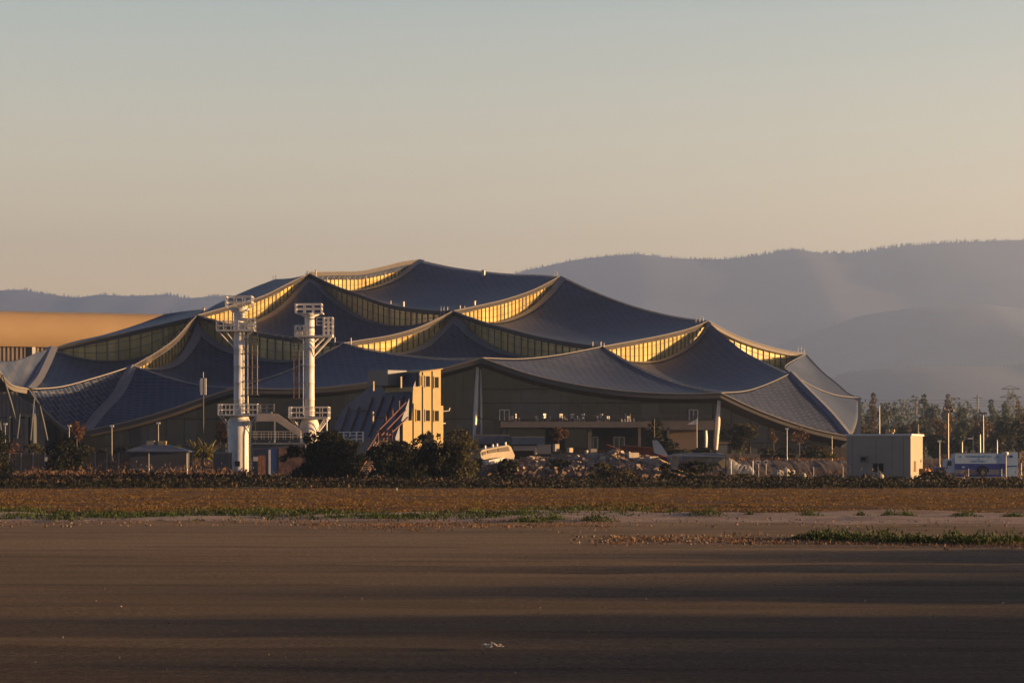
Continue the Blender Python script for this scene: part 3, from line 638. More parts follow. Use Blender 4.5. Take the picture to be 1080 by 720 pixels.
# ------------------------------------------------------------------ white steel mast towers
def railing(mb, c, r0, z, h, n, m=0, box=None, posts=True, t=.06):
    """railing round a rectangle half sizes r0=(a,b)"""
    a, b = r0; x, y = c
    cs = [(x - a, y - b), (x + a, y - b), (x + a, y + b), (x - a, y + b)]
    for i in range(4):
        p, q = Vector((*cs[i], 0)), Vector((*cs[(i + 1) % 4], 0)); L = (q - p).length; k = max(2, int(L / 1.0))
        for j in range(k):
            s = p.lerp(q, j / k); mb.bx(s.x - t, s.x + t, s.y - t, s.y + t, z, z + h, m)
        for hh in np.linspace(h / n, h, n):
            mid = (p + q) / 2; d = q - p; mb.box((mid.x, mid.y, z + hh), (L, t * 2, t * 2), math.atan2(d.y, d.x), m)
K = 7.727   # photo pixels per metre at 330 m
def tower(name, px, label, flip):
    rt = empty(name, (xat(px, 340), 340, .4), 0, label, 'tower', 'white steel mast towers')
    zz = lambda py: zat(py, 330) - .4
    s = 1 if not flip else -1
    mb = MB()
    if not flip: mb.lathe((0, 0, 0), [(1.60, 0), (1.60, zz(460)), (1.68, zz(452)), (1.62, zz(446)), (1.15, zz(438))], 24)
    else: mb.lathe((0, 0, 0), [(1.3, 0), (1.3, zz(460)), (1.3, zz(448)), (1.0, zz(442))], 24)
    mb.build('base_drum', M_whitesteel, rt)
    r = .76 if not flip else .66
    mb = MB(); top = zz(325.5 if not flip else 331)
    prof = [(r, zz(439))]
    for z in np.arange(zz(439), top, 2.3)[1:]: prof += [(r, z - .08), (r * 1.06, z - .05), (r * 1.06, z + .05), (r, z + .08)]
    prof += [(r, top)]; mb.lathe((0, 0, 0), prof, 20); mb.build('shaft', M_whitesteel, rt)
    # lower platform
    rt.scale = (1.03, 1.03, 1.03); pl = MB(); z0 = zz(441 if flip else 438); pl.box((0, 0, z0), (5.3, 4.6, .25)); o = pl.build('platform', M_whitesteel, rt)
    rl = MB(); railing(rl, (0, 0), (2.65, 2.3), z0, 1.45, 2, t=.045); rl.build('railing', M_white, o)
    st = MB()
    for i in (-1, 1):
        for j in (-1, 1): st.cyl((2.5 * i, 2.1 * j, z0 - .1), (1.2 * i, 1.0 * j, z0 - 1.9), .07, .07, 5)
    st.cyl((2.5, -2, z0), (2.5, -2, 0 if flip else z0 - 1), .09, .09, 6); st.build('strut', M_white, o)
    # ladder cage
    x = (2.15 if not flip else -1.75); zb = zz(417 if not flip else 421); zt = zz(350 if not flip else 354)
    lc = MB()
    for dx in (-.35, .35):
        for dy in (-.3, .3): lc.cyl((x + dx, -.3 + dy, zb), (x + dx, -.3 + dy, zt), .05, .05, 4)
    for z in np.arange(zb, zt, .45): lc.bx(x - .35, x + .35, -.64, -.56, z, z + .06)
    for z in np.arange(zb, zt, 1.9):
        railing(lc, (x, -.3), (.5, .45), z - .05, .1, 1, t=.04)
        lc.bx(min(0, x), max(0, x), -.35, -.25, z, z + .1)
    lc.build('ladder_cage', mat('ladder_steel' + ('_rusty' if flip else ''), (.26, .19, .13) if not flip else (.13, .085, .065), .6), rt)
    pp = MB(); pp.cyl((x - .95 * s, -.55, zz(438)), (x - .95 * s, -.55, zt), .09, .09, 6); pp.build('conduit', M_white, rt)
    if not flip:
        z1 = zz(348.5); pl = MB(); pl.bx(-3.0, 2.2, -1.4, 1.4, z1 - .2, z1); o = pl.build('platform', M_whitesteel, rt)
        rl = MB(); railing(rl, (-1.5, 0), (1.5, 1.4), z1, 1.2, 2, t=.045); rl.cyl((-2.1, -1, z1), (-2.1, -1, z1 + 2.2), .06, .06, 5); rl.build('railing', M_white, o)
        bx = MB(); railing(bx, (1.55, -.2), (.65, 1.1), z1, 1.5, 3, t=.06); bx.bx(1.2, 2.0, -.9, .6, z1 + .1, z1 + .9); bx.build('equipment_box', M_whitesteel, o)
        st = MB()
        for j in (-1.2, 1.2): st.cyl((-2.95, j, z1), (-.6, j * .4, zz(368)), .07, .07, 5); st.cyl((-1.9, j, z1), (-.6, j * .4, zz(362)), .06, .06, 5); st.cyl((2.1, j, z1), (.7, j * .4, zz(357)), .06, .06, 5)
        st.build('strut', M_white, o)
        z2 = zz(325); pl = MB(); pl.lathe((0, 0, 0), [(.8, z2 - .7), (1.5, z2 - .15), (1.5, z2)], 16); o = pl.build('crown_platform', M_whitesteel, rt)
        rl = MB(); railing(rl, (0, 0), (1.75, 1.5), z2, 1.5, 2, t=.06); rl.build('railing', M_white, o)
        d = MB(); d.bx(-.1 - .35, -.1 + .35, -1.66, -1.55, .9, 1.6); d.build('hatch', M_dark, rt)
    else:
        z1 = zz(354.5); pl = MB(); pl.bx(-1.95, 3.2, -1.4, 1.4, z1 - .2, z1); o = pl.build('platform', M_whitesteel, rt)
        bx = MB(); railing(bx, (-1.35, 0), (.6, 1.0), z1, 1.35, 2, t=.07); bx.bx(-1.8, -.9, -.8, .8, z1 + .1, z1 + .7); bx.build('equipment_box', M_whitesteel, o)
        rk = MB()
        for xx in (1.95, 2.55, 3.15):
            for yy in (-1.2, 1.2): rk.bx(xx - .08, xx + .08, yy - .08, yy + .08, z1, z1 + 2.5)
        for z in (.1, .75, 1.3, 1.85, 2.45):
            for yy in (-1.2, 1.2): rk.bx(1.9, 3.2, yy - .07, yy + .07, z1 + z - .07, z1 + z + .07)
        for z in (.1, 1.3, 2.45):
            for xx in (1.95, 3.15): rk.bx(xx - .05, xx + .05, -1.2, 1.2, z1 + z - .05, z1 + z + .05)
        for z in (1.4, 1.9, 2.45):
            for yy in (-1.2,): rk.bx(1.0, 1.95, yy - .06, yy + .06, z1 + z - .06, z1 + z + .06)
        rk.bx(1.0, 1.12, -1.26, -1.14, z1 + 1.4, z1 + 2.5); rk.build('antenna_rack', M_white, o, kind='stuff') if False else rk.build('antenna_rack', M_white, o)
        st = MB()
        for j in (-1.2, 1.2):
            st.cyl((3.1, j, z1), (.5, j * .3, zz(377)), .07, .07, 5); st.cyl((2.2, j, z1), (.5, j * .3, zz(369)), .06, .06, 5); st.cyl((1.5, j, z1), (.5, j * .3, zz(362)), .06, .06, 5)
            st.cyl((-1.8, j, z1), (-.55, j * .3, zz(362)), .06, .06, 5)
        st.build('strut', M_white, o)
        z2 = zz(331); pl = MB(); pl.lathe((0, 0, 0), [(.7, z2 - .5), (1.4, z2 - .15), (1.4, z2)], 16); pl.bx(-1.8, 1.9, -1.2, 1.2, z2 - .1, z2 + .06); o = pl.build('crown_platform', M_whitesteel, rt)
        rl = MB(); railing(rl, (-.1, 0), (1.75, 1.2), z2, 1.25, 2, t=.07); rl.build('railing', M_white, o)
        db = MB()
        for j in (-1.6, 1.6): db.cyl((2.3, j, zz(440)), (1.0, j * .5, zz(455)), .07, .07, 5); db.cyl((-2.3, j, zz(440)), (-1.0, j * .5, zz(455)), .07, .07, 5)
        db.build('brace', M_white, rt)
    return rt
tower('mast_tower', 252.5, 'white steel tower with a thick pale base drum and a small square hatch', False)
tower('mast_tower', 326.5, 'white steel tower with a square antenna rack, its foot behind a bush', True)
# ------------------------------------------------------------------ walkway and stair between the towers
WK = empty('access_stair', (xat(283, 336), 336, .5), 0, 'beige walkway turning into a descending stair between the two white towers', 'stairs')
M_beige = mat('beige_steel', (.50, .42, .34), .7, var=.1, vscale=1)
mb = MB(); d = 336
for yy in (336, 337.6):
    mb.prism([(271, 436), (292, 436), (317, 454), (317, 461), (291, 444), (271, 444)], lambda u, v, t: (xat(u, 336), t, zat(v, 336)), yy, yy + .12)
mb.build('stair_parapet', M_beige, WK, world=True)
mb = MB()
for k in range(12):
    px = 293 + 2 * k; py = 445 + 1.4 * k; mb.bx(xat(px, d), xat(px + 2, d), 336.1, 337.6, zat(py, d) - .1, zat(py, d))
mb.bx(xat(271, d), xat(293, d), 336.1, 337.6, zat(444, d), zat(443, d)); mb.build('tread', M_beige, WK, world=True)
mb = MB()
for px in (289,): mb.bx(xat(px, d) - .07, xat(px, d) + .07, 336.7, 336.95, .6, zat(444, d))
mb.build('post', M_whitesteel, WK, world=True)
mb = MB(); railing(mb, (xat(280, 337), 339), (1.0, .8), zat(434, 339), 1.0, 2, t=.05); mb.bx(xat(273, 339), xat(287, 339), 338, 340, zat(436, 339), zat(434, 339)); mb.build('rear_landing', M_flash, WK, world=True)
# low deck with railing behind
DK = empty('service_deck', (xat(290, 345), 345, .8), 0, 'grey service deck with white railings behind the stair and left tower', 'deck')
mb = MB(); mb.bx(xat(262, 345), xat(345, 345), 344, 348, zat(464.5, 345), zat(463.4, 345)); mb.build('deck_slab', M_bluegrey, DK, world=True)
mb = MB(); railing(mb, (xat(303, 345), 346), (xat(345, 345) - xat(303, 345), 1.9), zat(463, 345), 1.1, 3, t=.022); mb.build('railing', M_white, DK, world=True)
mb = MB()
for px in (264, 285, 306, 325, 343): mb.bx(xat(px, 345) - .12, xat(px, 345) + .12, 344.2, 344.5, .6, zat(464.5, 345))
mb.build('post', M_whitesteel, DK, world=True)
# ------------------------------------------------------------------ shed with blue door below the stair
SH = empty('utility_shed', (xat(283, 318), 318, 0), 0, 'grey utility shed with rust stained doors and a blue panel, right of the left tower', 'shed')
mb = MB(); d = 318; mb.bx(xat(266, d), xat(322, d), 318, 323, 0, zat(468.5, d)); mb.build('wall', mat('grey_shed_wall', (.10, .10, .12), .8, var=.2, vscale=.7), SH, world=True)
mb = MB(); mb.bx(xat(264, d), xat(324, d), 317.7, 323.3, zat(468.5, d), zat(466.5, d)); mb.build('roof', M_flash, SH, world=True)
mb = MB(); mb.bx(xat(282.5, d), xat(292, d), 317.90, 317.97, .2, zat(473, d)); mb.build('blue_door', mat('blue_paint', (.03, .10, .28), .5, var=.2, vscale=1.5), SH, world=True, label='blue door panel')
mb = MB(); mb.bx(xat(272, d), xat(276, d), 317.90, 317.97, .2, zat(480, d)); mb.build('rusty_door', mat('rust_door', (.33, .15, .08), .8, var=.4, vscale=2), SH, world=True, label='rust stained door')
mb = MB(); mb.bx(xat(276.4, d), xat(280, d), 317.90, 317.97, .2, zat(480, d)); mb.build('rusty_door', MATS['rust_door'], SH, world=True, label='rust stained door')
mb = MB(); mb.bx(xat(267.5, d), xat(272, d), 317.6, 317.66, zat(486, d), zat(481.5, d)); mb.build('white_notice', M_white, SH, world=True)
mb = MB(); mb.bx(xat(284, d), xat(285.8, d), 316.8, 317.0, 0, zat(474, d)); mb.build('pale_post', M_white, SH, world=True)
mb = MB(); mb.bx(xat(294, d), xat(320, d), 317.86, 317.95, .3, zat(472, d)); mb.build('rusty_panel', mat('rust_panel', (.16, .09, .06), .85, var=.5, vscale=.8), SH, world=True)
TK = empty('concrete_tank', (xat(234, 322), 322, 0), 0, 'low grey concrete box behind dry grass left of the tower drum', 'tank')
mb = MB(); d = 322; mb.bx(xat(225, d), xat(242, d), 322, 325, 0, zat(478, d)); mb.build('tank_wall', M_conc, TK, world=True)
mb = MB(); mb.bx(xat(224, d), xat(243, d), 321.8, 325.2, zat(478, d), zat(476.8, d)); mb.build('tank_lid', M_trim, TK, world=True)
# ------------------------------------------------------------------ cream training tower with the raked blue-grey face
B0 = 38; FT = empty('training_tower', (xat(425, 320), 320, 0), R(B0), 'cream walled tower with dark windows and steep blue grey slope, lit gold', 'tower')
kk = 2550 / 320; cB = math.cos(R(B0))
def aa(px): return (px - 425) / kk / cB
def zz3(py): return zat(py, 320)
prof = [(0, 0), (0, zz3(444)), (aa(434), zz3(443)), (aa(435.5), zz3(407.5)), (aa(442), zz3(407)), (aa(442), zz3(392.3)), (aa(464), zz3(388.5)), (aa(464), 0)]
# local: x = along a, y = depth behind the lit wall
mb = MB(); mb.prism(prof, lambda u, v, t: (u, t, v), 0, 6.5); mb.build('wall', M_gold, FT)
mb = MB()
for px in (445, 455): mb.bx(aa(px) - .07, aa(px) + .07, -.06, -.01, 3, zz3(390.5))
mb.bx(aa(435.4) - .07, aa(435.4) + .07, -.06, -.01, 3, zz3(425)); mb.build('wall_joint', M_dark, FT)
mb = MB(); mb.prism([(aa(441), zz3(392)), (aa(464.8), zz3(388.2)), (aa(464.8), zz3(387.4)), (aa(441), zz3(391.2))], lambda u, v, t: (u, t, v), -.3, 6.7); mb.build('parapet_cap', M_gold, FT)
for (x0, x1, y0, y1) in ((448, 452.3, 396, 407), (457.2, 461.4, 396.7, 408), (438.8, 442.6, 432, 443.5), (448, 452.3, 432, 443.5), (457.2, 461.6, 432.5, 443.5), (442.6, 443.9, 396, 406)):
    fr = MB(); w0, w1, h0, h1 = aa(x0), aa(x1), zz3(y1), zz3(y0)
    for (a, b, c, e_) in ((w0 - .1, w0, h0 - .1, h1 + .1), (w1, w1 + .1, h0 - .1, h1 + .1), (w0, w1, h0 - .1, h0), (w0, w1, h1, h1 + .1)): fr.bx(a, b, -.09, .0, c, e_)
    o = fr.build('window', M_gold, FT); g = MB(); g.bx(w0, w1, -.03, -.012, h0, h1); g.build('window_pane', M_dark, o)
mb = MB(); mb.bx(aa(446), aa(456.5), -.03, -.01, 3, zz3(458)); mb.build('dark_opening', M_dark, FT)
# raked face: from a lower rear edge up to the tower shoulder, running back along local y
mb = MB(); zt = zz3(391.5); zb = zz3(461)
top = [(aa(443) - .1, .3, zt), (aa(443) - .1, 7.6, zt)]; A0 = -1.0
pts = [(A0, .3, zb), (aa(443) - .1, .3, zt), (aa(443) - .1, 8.2, zt), (A0 + 1.8, 15.5, zz3(430)), (A0, 16.0, zb), (aa(443), .3, zb), (aa(443), 16, zb), (A0, .3, .3), (A0, 16, .3), (aa(443), .3, .3), (aa(443), 16, .3)]
mb.add(pts, [(0, 1, 2, 3, 4), (0, 5, 1), (2, 6, 4, 3), (1, 5, 6, 2), (0, 4, 8, 7), (5, 9, 10, 6), (0, 7, 9, 5), (4, 6, 10, 8)], 0)
fc = mb.build('raked_face', M_bluegrey, FT)
mb = MB(); mb.bx(aa(443) - 3.2, aa(443) - .1, 3.0, 7.8, zt - 1.8, zt + .25); mb.build('roof_dormer', M_bluegrey, FT)
mb = MB()
for b in (1.6, 4.0, 6.4, 8.8, 11.2, 13.6):
    t1 = .55 if b < 9 else .4
    p0 = Vector((A0 - .12, b, zb + .1)); p1 = Vector((aa(443) - .2, b, zt)); q = p0.lerp(p1, t1 + .08); mb.cyl(p0, q, .11, .11, 5)
for f, b0, b1 in ((.12, 0.8, 3.2), (.30, 3.6, 6.0), (.42, 8.5, 12)):
    p0 = Vector((A0 - .12, b0, zb + .1)); p1 = Vector((aa(443) - .2, b0, zt)); q = p0.lerp(p1, f); q2 = Vector((q.x, b1, q.z)); mb.cyl(q, q2, .07, .07, 5)
mb.build('red_rail', M_red, FT)
# pale hand rail deck at the foot, with the red stair
mb = MB(); mb.bx(A0 - 3.0, A0 - .1, 1.0, 12.5, zz3(468), zz3(466)); mb.build('foot_deck', M_conc, FT)
mb = MB()
for z in (.45, .9, 1.35): mb.bx(A0 - 3.05, A0 - 2.95, 3.5, 12.5, zz3(466) + z - .05, zz3(466) + z + .05)
for b in np.arange(3.5, 12.6, 1.5): mb.bx(A0 - 3.08, A0 - 2.92, b - .07, b + .07, zz3(466), zz3(466) + 1.4)
mb.build('deck_railing', M_white, FT)
mb = MB(); mb.bx(A0 - 2.95, A0 - .2, 1.2, 12.3, .3, zz3(468)); mb.build('deck_wall', M_conc, FT)
mb = MB()
for (px, y0, y1, w_) in ((394, 402, 412, 1.2), (423, 397, 409, 1.4), (393.5, 434, 446, 1.3)):
    dd = 318; p = W(px, y1, dd); q = Vector(p) - Vector(FT.location); q = Matrix.Rotation(-R(B0), 3, 'Z') @ q; mb.box((q.x, q.y, q.z + (y1 - y0) / kk / 2), (w_ / kk * 1.2, .15, (y1 - y0) / kk))
mb.build('yellow_marker', M_gold, FT)
# stair
ST = empty('red_steel_stair', (xat(392, 309), 309, 0), 0, 'dark red steel stair with golden treads dropping behind the bushes, foot of training tower', 'stairs')
def stair(p0, p1, wpx, n):
    a = W(*p0); b = W(*p1); off = Vector((wpx / 8.2, 1.2, 0)); mb = MB()
    for o in (Vector((0, 0, 0)), off): mb.cyl(a + o, b + o, .16, .16, 5); mb.cyl(a + o + Vector((0, 0, 1.1)), b + o + Vector((0, 0, 1.1)), .09, .09, 5)
    for k in range(0, 6):
        for o in (Vector((0, 0, 0)), off):
            c = (a + o).lerp(b + o, k / 5); mb.cyl(c, c + Vector((0, 0, 1.1)), .07, .07, 4)
    o1 = mb.build('stringer', M_red, ST, world=True); mb = MB()
    for k in range(n):
        c = a.lerp(b, k / n) + off * .5; mb.box(tuple(c), (wpx / 8.2 - .2, .9, .1), 0)
    mb.build('tread', M_gold, ST, world=True)
stair((399, 465, 310), (379, 497, 308), 9, 14); 
mb = MB(); c = W(400, 466, 311); mb.bx(c.x, c.x + 1.6, 310.5, 312, c.z - .15, c.z); railing(mb, (c.x + .8, 311.3), (.8, .8), c.z, 1.5, 2, t=.09)
for dx in (0, 1.6):
    mb.cyl((c.x + dx, 310.6, 0), (c.x + dx, 310.6, c.z), .12, .12, 5)
a = W(398, 447, 316); b = W(425, 420, 319); mb.build('landing', M_red, ST, world=True)
mb = MB()
for (p0, p1) in (((398, 455, 315), (428, 424, 318)), ((402, 459, 315), (428, 432, 318)), ((407, 462, 315), (430, 440, 318))):
    mb.cyl(W(*p0), W(*p1), .13, .13, 5)
for (px, py) in ((407, 446), (414, 439), (421, 432)):
    p = W(px, py, 316); mb.cyl(p, p + Vector((0, 0, 1.2)), .1, .1, 4)
mb.build('upper_flight', M_red, ST, world=True)
# side box with little arms on the gold wall
mb = MB(); mb.bx(aa(464.1), aa(467.5), .2, 1.2, 3, zz3(427)); mb.build('side_duct', M_gold, FT)
mb = MB(); c = (aa(467.6), .4, zz3(433)); mb.cyl(c, (c[0] + .9, c[1] - .3, c[2] + .1), .07, .07, 5); mb.cyl((c[0] + .9, c[1] - .3, c[2] + .1), (c[0] + 1.0, c[1] - .3, c[2] + .5), .07, .07, 5)
mb.cyl((c[0] - .2, c[1], c[2] - 1.6), (c[0] + .5, c[1], c[2] - 1.6), .08, .08, 5); mb.build('lamp_arm', M_white, FT)
# ------------------------------------------------------------------ plain white block building on the right
WB = empty('flat_roofed_building', (xat(893, 282), 282, 0), R(-20), 'plain pale grey flat roofed block, right end glowing gold, beside the blue truck', 'building')
kw = 2550 / 282; wbw = 7.49; hh = zat(459.5, 282)
M_bw = mat('pale_stucco', (.31, .28, .225), .8, col2=(.27, .245, .195), vscale=.6)
mb = MB(); mb.bx(0, wbw, 0, 7.6, 0, hh); mb.build('wall', M_bw, WB)
mb = MB(); mb.bx(-.15, wbw + .15, -.15, 7.75, hh, hh + .22); mb.build('roof_edge', M_white, WB)
fx = lambda px: (px - 893) / (960.5 - 893) * wbw
zw = lambda py: zat(py, 283)
mb = MB()
for px in (899, 924.2, 941, 953): mb.bx(fx(px) - .03, fx(px) + .03, -.018, -.003, .1, hh - .1)
mb.build('wall_joint', M_conc, WB)
for (x0, x1) in ((920.8, 926), (927, 932)):
    mb = MB(); mb.bx(fx(x0) - .06, fx(x1) + .06, -.06, 0, zw(497) - .06, zw(488.4) + .06); o = mb.build('window', M_flash, WB); g = MB(); g.bx(fx(x0), fx(x1), -.09, -.062, zw(497), zw(488.4)); g.build('window_pane', M_dark, o)
mb = MB(); mb.bx(fx(908), fx(915.5), -.45, 0, zw(487.5), zw(480.5)); o = mb.build('air_conditioner', M_conc, WB); g = MB(); g.bx(fx(909.2), fx(914.2), -.48, -.452, zw(485.5), zw(482)); g.build('grille', M_dark, o)
mb = MB(); mb.bx(wbw, wbw + .05, 2.0, 3.2, .9, zw(486)); mb.build('door', mat('brown_door', (.15, .07, .03), .6), WB)
mb = MB(); mb.bx(wbw, wbw + .7, 5.4, 6.6, .6, zw(494)); mb.build('meter_box', MATS['brown_door'], WB)
for k in (9.3, 9.3 + 5.0):
    pass
for px in (933, 938.5):
    mb = MB(); x = fx(px); mb.cyl((x, 1.5, hh), (x, 1.5, hh + .75), .17, .17, 8); mb.cyl((x - .1, 1.5, hh + .6), (x + .28, 1.5, hh + .6), .2, .2, 8); mb.build('roof_vent', M_gold, WB)
mb = MB(); mb.cyl((fx(927), -.4, 0), (fx(927), -.4, zw(492)), .05, .05, 6); mb.build('pipe', M_white, WB)
mb = MB(); mb.cyl((fx(960), 5, hh), (fx(960), 5, hh + 1.4), .05, .05, 6); mb.cyl((fx(956), 5, hh + 1.2), (fx(970), 5, hh + 1.25), .035, .035, 6); mb.build('roof_antenna', M_flash, WB)
# ------------------------------------------------------------------ blue and white command truck
TR = empty('command_truck', (xat(1038, 292), 292, .25), R(0), 'long pale blue box truck with a dark blue stripe parked at far right', 'truck')
kt = 2550 / 292; tx = lambda px: (px - 1038) / kt; tz = lambda py: zat(py, 292) - .25
M_tb = mat('truck_pale_paint', (.36, .50, .66), .35, var=.06, vscale=2); M_tn = mat('truck_navy', (.01, .03, .24), .35); M_tg = mat('truck_grey_band', (.15, .15, .20), .4)
M_tyre = mat('tyre_rubber', (.02, .02, .02), .9)
mb = MB(); mb.bx(tx(1007), tx(1061), 0, 2.4, tz(503), tz(478.2)); mb.build('body', M_tb, TR)
mb = MB(); mb.bx(tx(1061), tx(1073.5), -.06, 2.46, tz(502), tz(476.5)); mb.build('rear_compartment', M_tb, TR)
mb = MB(); mb.bx(tx(1007), tx(1061), -.02, -.004, tz(495), tz(488.7)); mb.build('navy_stripe', M_tn, TR)
mb = MB(); mb.bx(tx(1007.5), tx(1058), -.02, -.004, tz(502.5), tz(500)); mb.build('lower_stripe', M_tn, TR)
mb = MB(); mb.bx(tx(1007.2), tx(1060), -.015, -.003, tz(499.9), tz(495.1)); mb.build('grey_band', M_tg, TR)
mb = MB(); mb.prism([(tx(997), tz(494)), (tx(997.5), tz(491)), (tx(998.5), tz(484.6)), (tx(1007), tz(483.5)), (tx(1007), tz(499)), (tx(997), tz(498))], lambda u, v, t: (u, t, v), .1, 2.3); cb = mb.build('cab', M_tb, TR)
mb = MB(); mb.prism([(tx(998.8), tz(491)), (tx(999.8), tz(486)), (tx(1003.6), tz(485.7)), (tx(1003.6), tz(491))], lambda u, v, t: (u, t, v), .06, .095); mb.build('cab_window', M_glassg, cb)
mb = MB(); mb.prism([(tx(987), tz(499)), (tx(987.5), tz(493)), (tx(997), tz(492)), (tx(997), tz(500))], lambda u, v, t: (u, t, v), .2, 2.2); mb.build('bonnet', M_tn, TR)
mb = MB(); mb.bx(tx(1009), tx(1052), .15, 2.2, tz(478.2), tz(477)); mb.bx(tx(1026), tx(1030), .8, 1.5, tz(477), tz(474.5)); mb.build('roof_rail', M_flash, TR)
mb = MB(); mb.bx(tx(1062), tx(1072.5), -.1, -.062, tz(492), tz(490.8)); mb.bx(tx(1064.5), tx(1068), -.1, -.062, tz(482.5), tz(480)); mb.build('rear_fitting', M_tn, TR)
for px in (1036.5, 993):
    for y in (.05, 2.1):
        mb = MB(); mb.cyl((tx(px), y - .15, .5), (tx(px), y + .2, .5), .52, .52, 18); o = mb.build('wheel', M_tyre, TR); mb = MB(); mb.cyl((tx(px), y - .18, .5), (tx(px), y - .14, .5), .24, .24, 12); mb.build('rim', M_flash, o)
mb = MB(); 
for k in range(9): 
    a0 = math.pi * k / 9; a1 = math.pi * (k + 1) / 9
    mb.add([(tx(1036.5) + r_ * math.cos(a), -.035, .55 + r_ * math.sin(a)) for r_, a in ((.55, a0), (.78, a0), (.78, a1), (.55, a1))], [(0, 1, 2, 3)])
mb.build('wheel_arch', M_dark, TR)
# the two lines of lettering: too small to read in the photo, kept as the same rhythm of strokes
lt = MB(); rr_ = random.Random(3)
def letters(px0, px1, py0, py1):
    x = px0
    while x < px1:
        wd = rr_.uniform(.55, .85)
        if rr_.random() < .13: x += .8; continue
        lt.bx(tx(x), tx(x + wd * .35), -.012, -.003, tz(py1), tz(py0)); 
        if rr_.random() < .7: lt.bx(tx(x + wd * .35), tx(x + wd), -.012, -.003, tz(py0 + .5), tz(py0))
        if rr_.random() < .5: lt.bx(tx(x + wd * .35), tx(x + wd), -.012, -.003, tz(py1), tz(py1 - .5))
        x += wd + .35
letters(1020, 1045.5, 480.2, 482.2); letters(1025, 1040, 485.4, 487.4); lt.bx(tx(1032), tx(1033), -.012, -.003, tz(484.8), tz(483))
lt.bx(tx(1012), tx(1013.6), -.012, -.003, tz(482.2), tz(480.6)); lt.bx(tx(1051.5), tx(1053), -.012, -.003, tz(482.2), tz(480.6)); lt.build('lettering', mat('letter_blue', (.02, .16, .36), .5), TR)
lw = MB(); lw.bx(tx(1014.5), tx(1017.5), -.03, -.021, tz(493), tz(491.6)); lw.bx(tx(1035.5), tx(1037), -.03, -.021, tz(493), tz(491.3)); lw.build('stripe_emblem', M_tb, TR)
# ------------------------------------------------------------------ trees and shrubs
L_dark = leaf('dark_shrub_leaves', (.011, .015, .005)); L_olive = leaf('olive_leaves', (.058, .054, .018)); L_brown = leaf('russet_leaves', (.09, .045, .02))
L_far = leaf('far_tree_leaves', (.050, .062, .030)); L_farb = leaf('autumn_tree_leaves', (.11, .075, .03)); L_palm = leaf('palm_leaves', (.17, .15, .03))
L_dry = leaf('dry_grass_blades', (.13, .075, .04), .35); L_dry2 = leaf('dark_weeds', (.013, .012, .006), .5); L_green = leaf('green_marsh_grass', (.030, .050, .010), .4); L_rust = leaf('rust_pickleweed', (.130, .080, .020), .22)
M_bark = mat('bark', (.09, .065, .045), .9, var=.3, vscale=3)
def plant(name, px, pb, pt, wpx, d, shape, lm, label, cat, group=None, nb=14, leaf_s=None, per=60, trunk=.25, gnd=None, skirt=False):
    k = 2550 / d; z0 = zat(pb, d) if gnd is None else gnd; h = zat(pt, d) - z0; w_ = wpx / k
    r = empty(name, (xat(px, d), d, z0), 0, label, cat, group)
    mb = MB(); th = h * (.75 if shape != 'dome' else .5); r0 = max(.08, h * .022)
    mb.cyl((0, 0, -.3), (0, 0, th * .5), r0, r0 * .75, 7); mb.cyl((0, 0, th * .5), (w_ * .03, 0, th), r0 * .75, r0 * .35, 7)
    for i in range(5):
        a = rng.uniform(0, 6.28); zz_ = th * rng.uniform(.3, .85); mb.cyl((0, 0, zz_), (w_ * .3 * math.cos(a), w_ * .3 * math.sin(a), zz_ + h * .15), r0 * .4, r0 * .12, 5)
    mb.build('trunk', M_bark, r)
    zl = h * trunk if shape not in ('dome',) else 0
    bl = blobs(h * .98, w_, zl, nb, shape)
    if shape == 'dome': bl += [(w_ * rng.uniform(-.36, .36), w_ * rng.uniform(-.3, .3), h * .15, w_ * .16, h * .22) for _ in range(6)]
    if shape == 'dome' and w_ > 2: bl += [(w_ * .5 * q * math.cos(a), w_ * .5 * q * math.sin(a), h * (.25 + .7 * math.sqrt(max(0, 1 - q * q))), w_ * rng.uniform(.03, .075), h * rng.uniform(.05, .13)) for q, a in zip(rng.uniform(.1, 1.0, 34), rng.uniform(0, 6.28, 34))]
    ls = leaf_s or max(.16, 2.0 / k)
    C = fill(bl, per * (.6 / ls) ** 1.0)
    leafmesh('crown', C, ls * rng.uniform(.6, 1.3, len(C)), lm, r)
    return r
# big near bushes
G = 'dark bushes along the fence line'
plant('large_bush', 342, 509, 456, 92, 262, 'dome', L_dark, 'broad dark rounded bush hiding the foot of the antenna rack tower', 'bush', G, 26, .28, 200)
plant('large_bush', 416, 514, 466, 76, 255, 'dome', L_dark, 'low dark bush in front of the red stair and training tower', 'bush', G, 30, .28, 170)
plant('large_bush', 450, 512, 457, 66, 258, 'dome', L_dark, 'dark bush directly below the gold walls of the training tower', 'bush', G, 30, .28, 170)
plant('large_bush', 484, 514, 453, 52, 256, 'dome', L_olive, 'olive lit rounded bush just right of the training tower', 'bush', G, 22, .28, 200)
plant('clipped_bush', 70, 496, 462, 48, 300, 'dome', L_dark, 'spiky dark green bush in front of the fence at left', 'bush', G, 16, .28, 170)
plant('clipped_bush', 0, 503, 455, 32, 285, 'dome', L_dark, 'dark bush cut by the left edge of the picture', 'bush', G, 14, .28, 170)
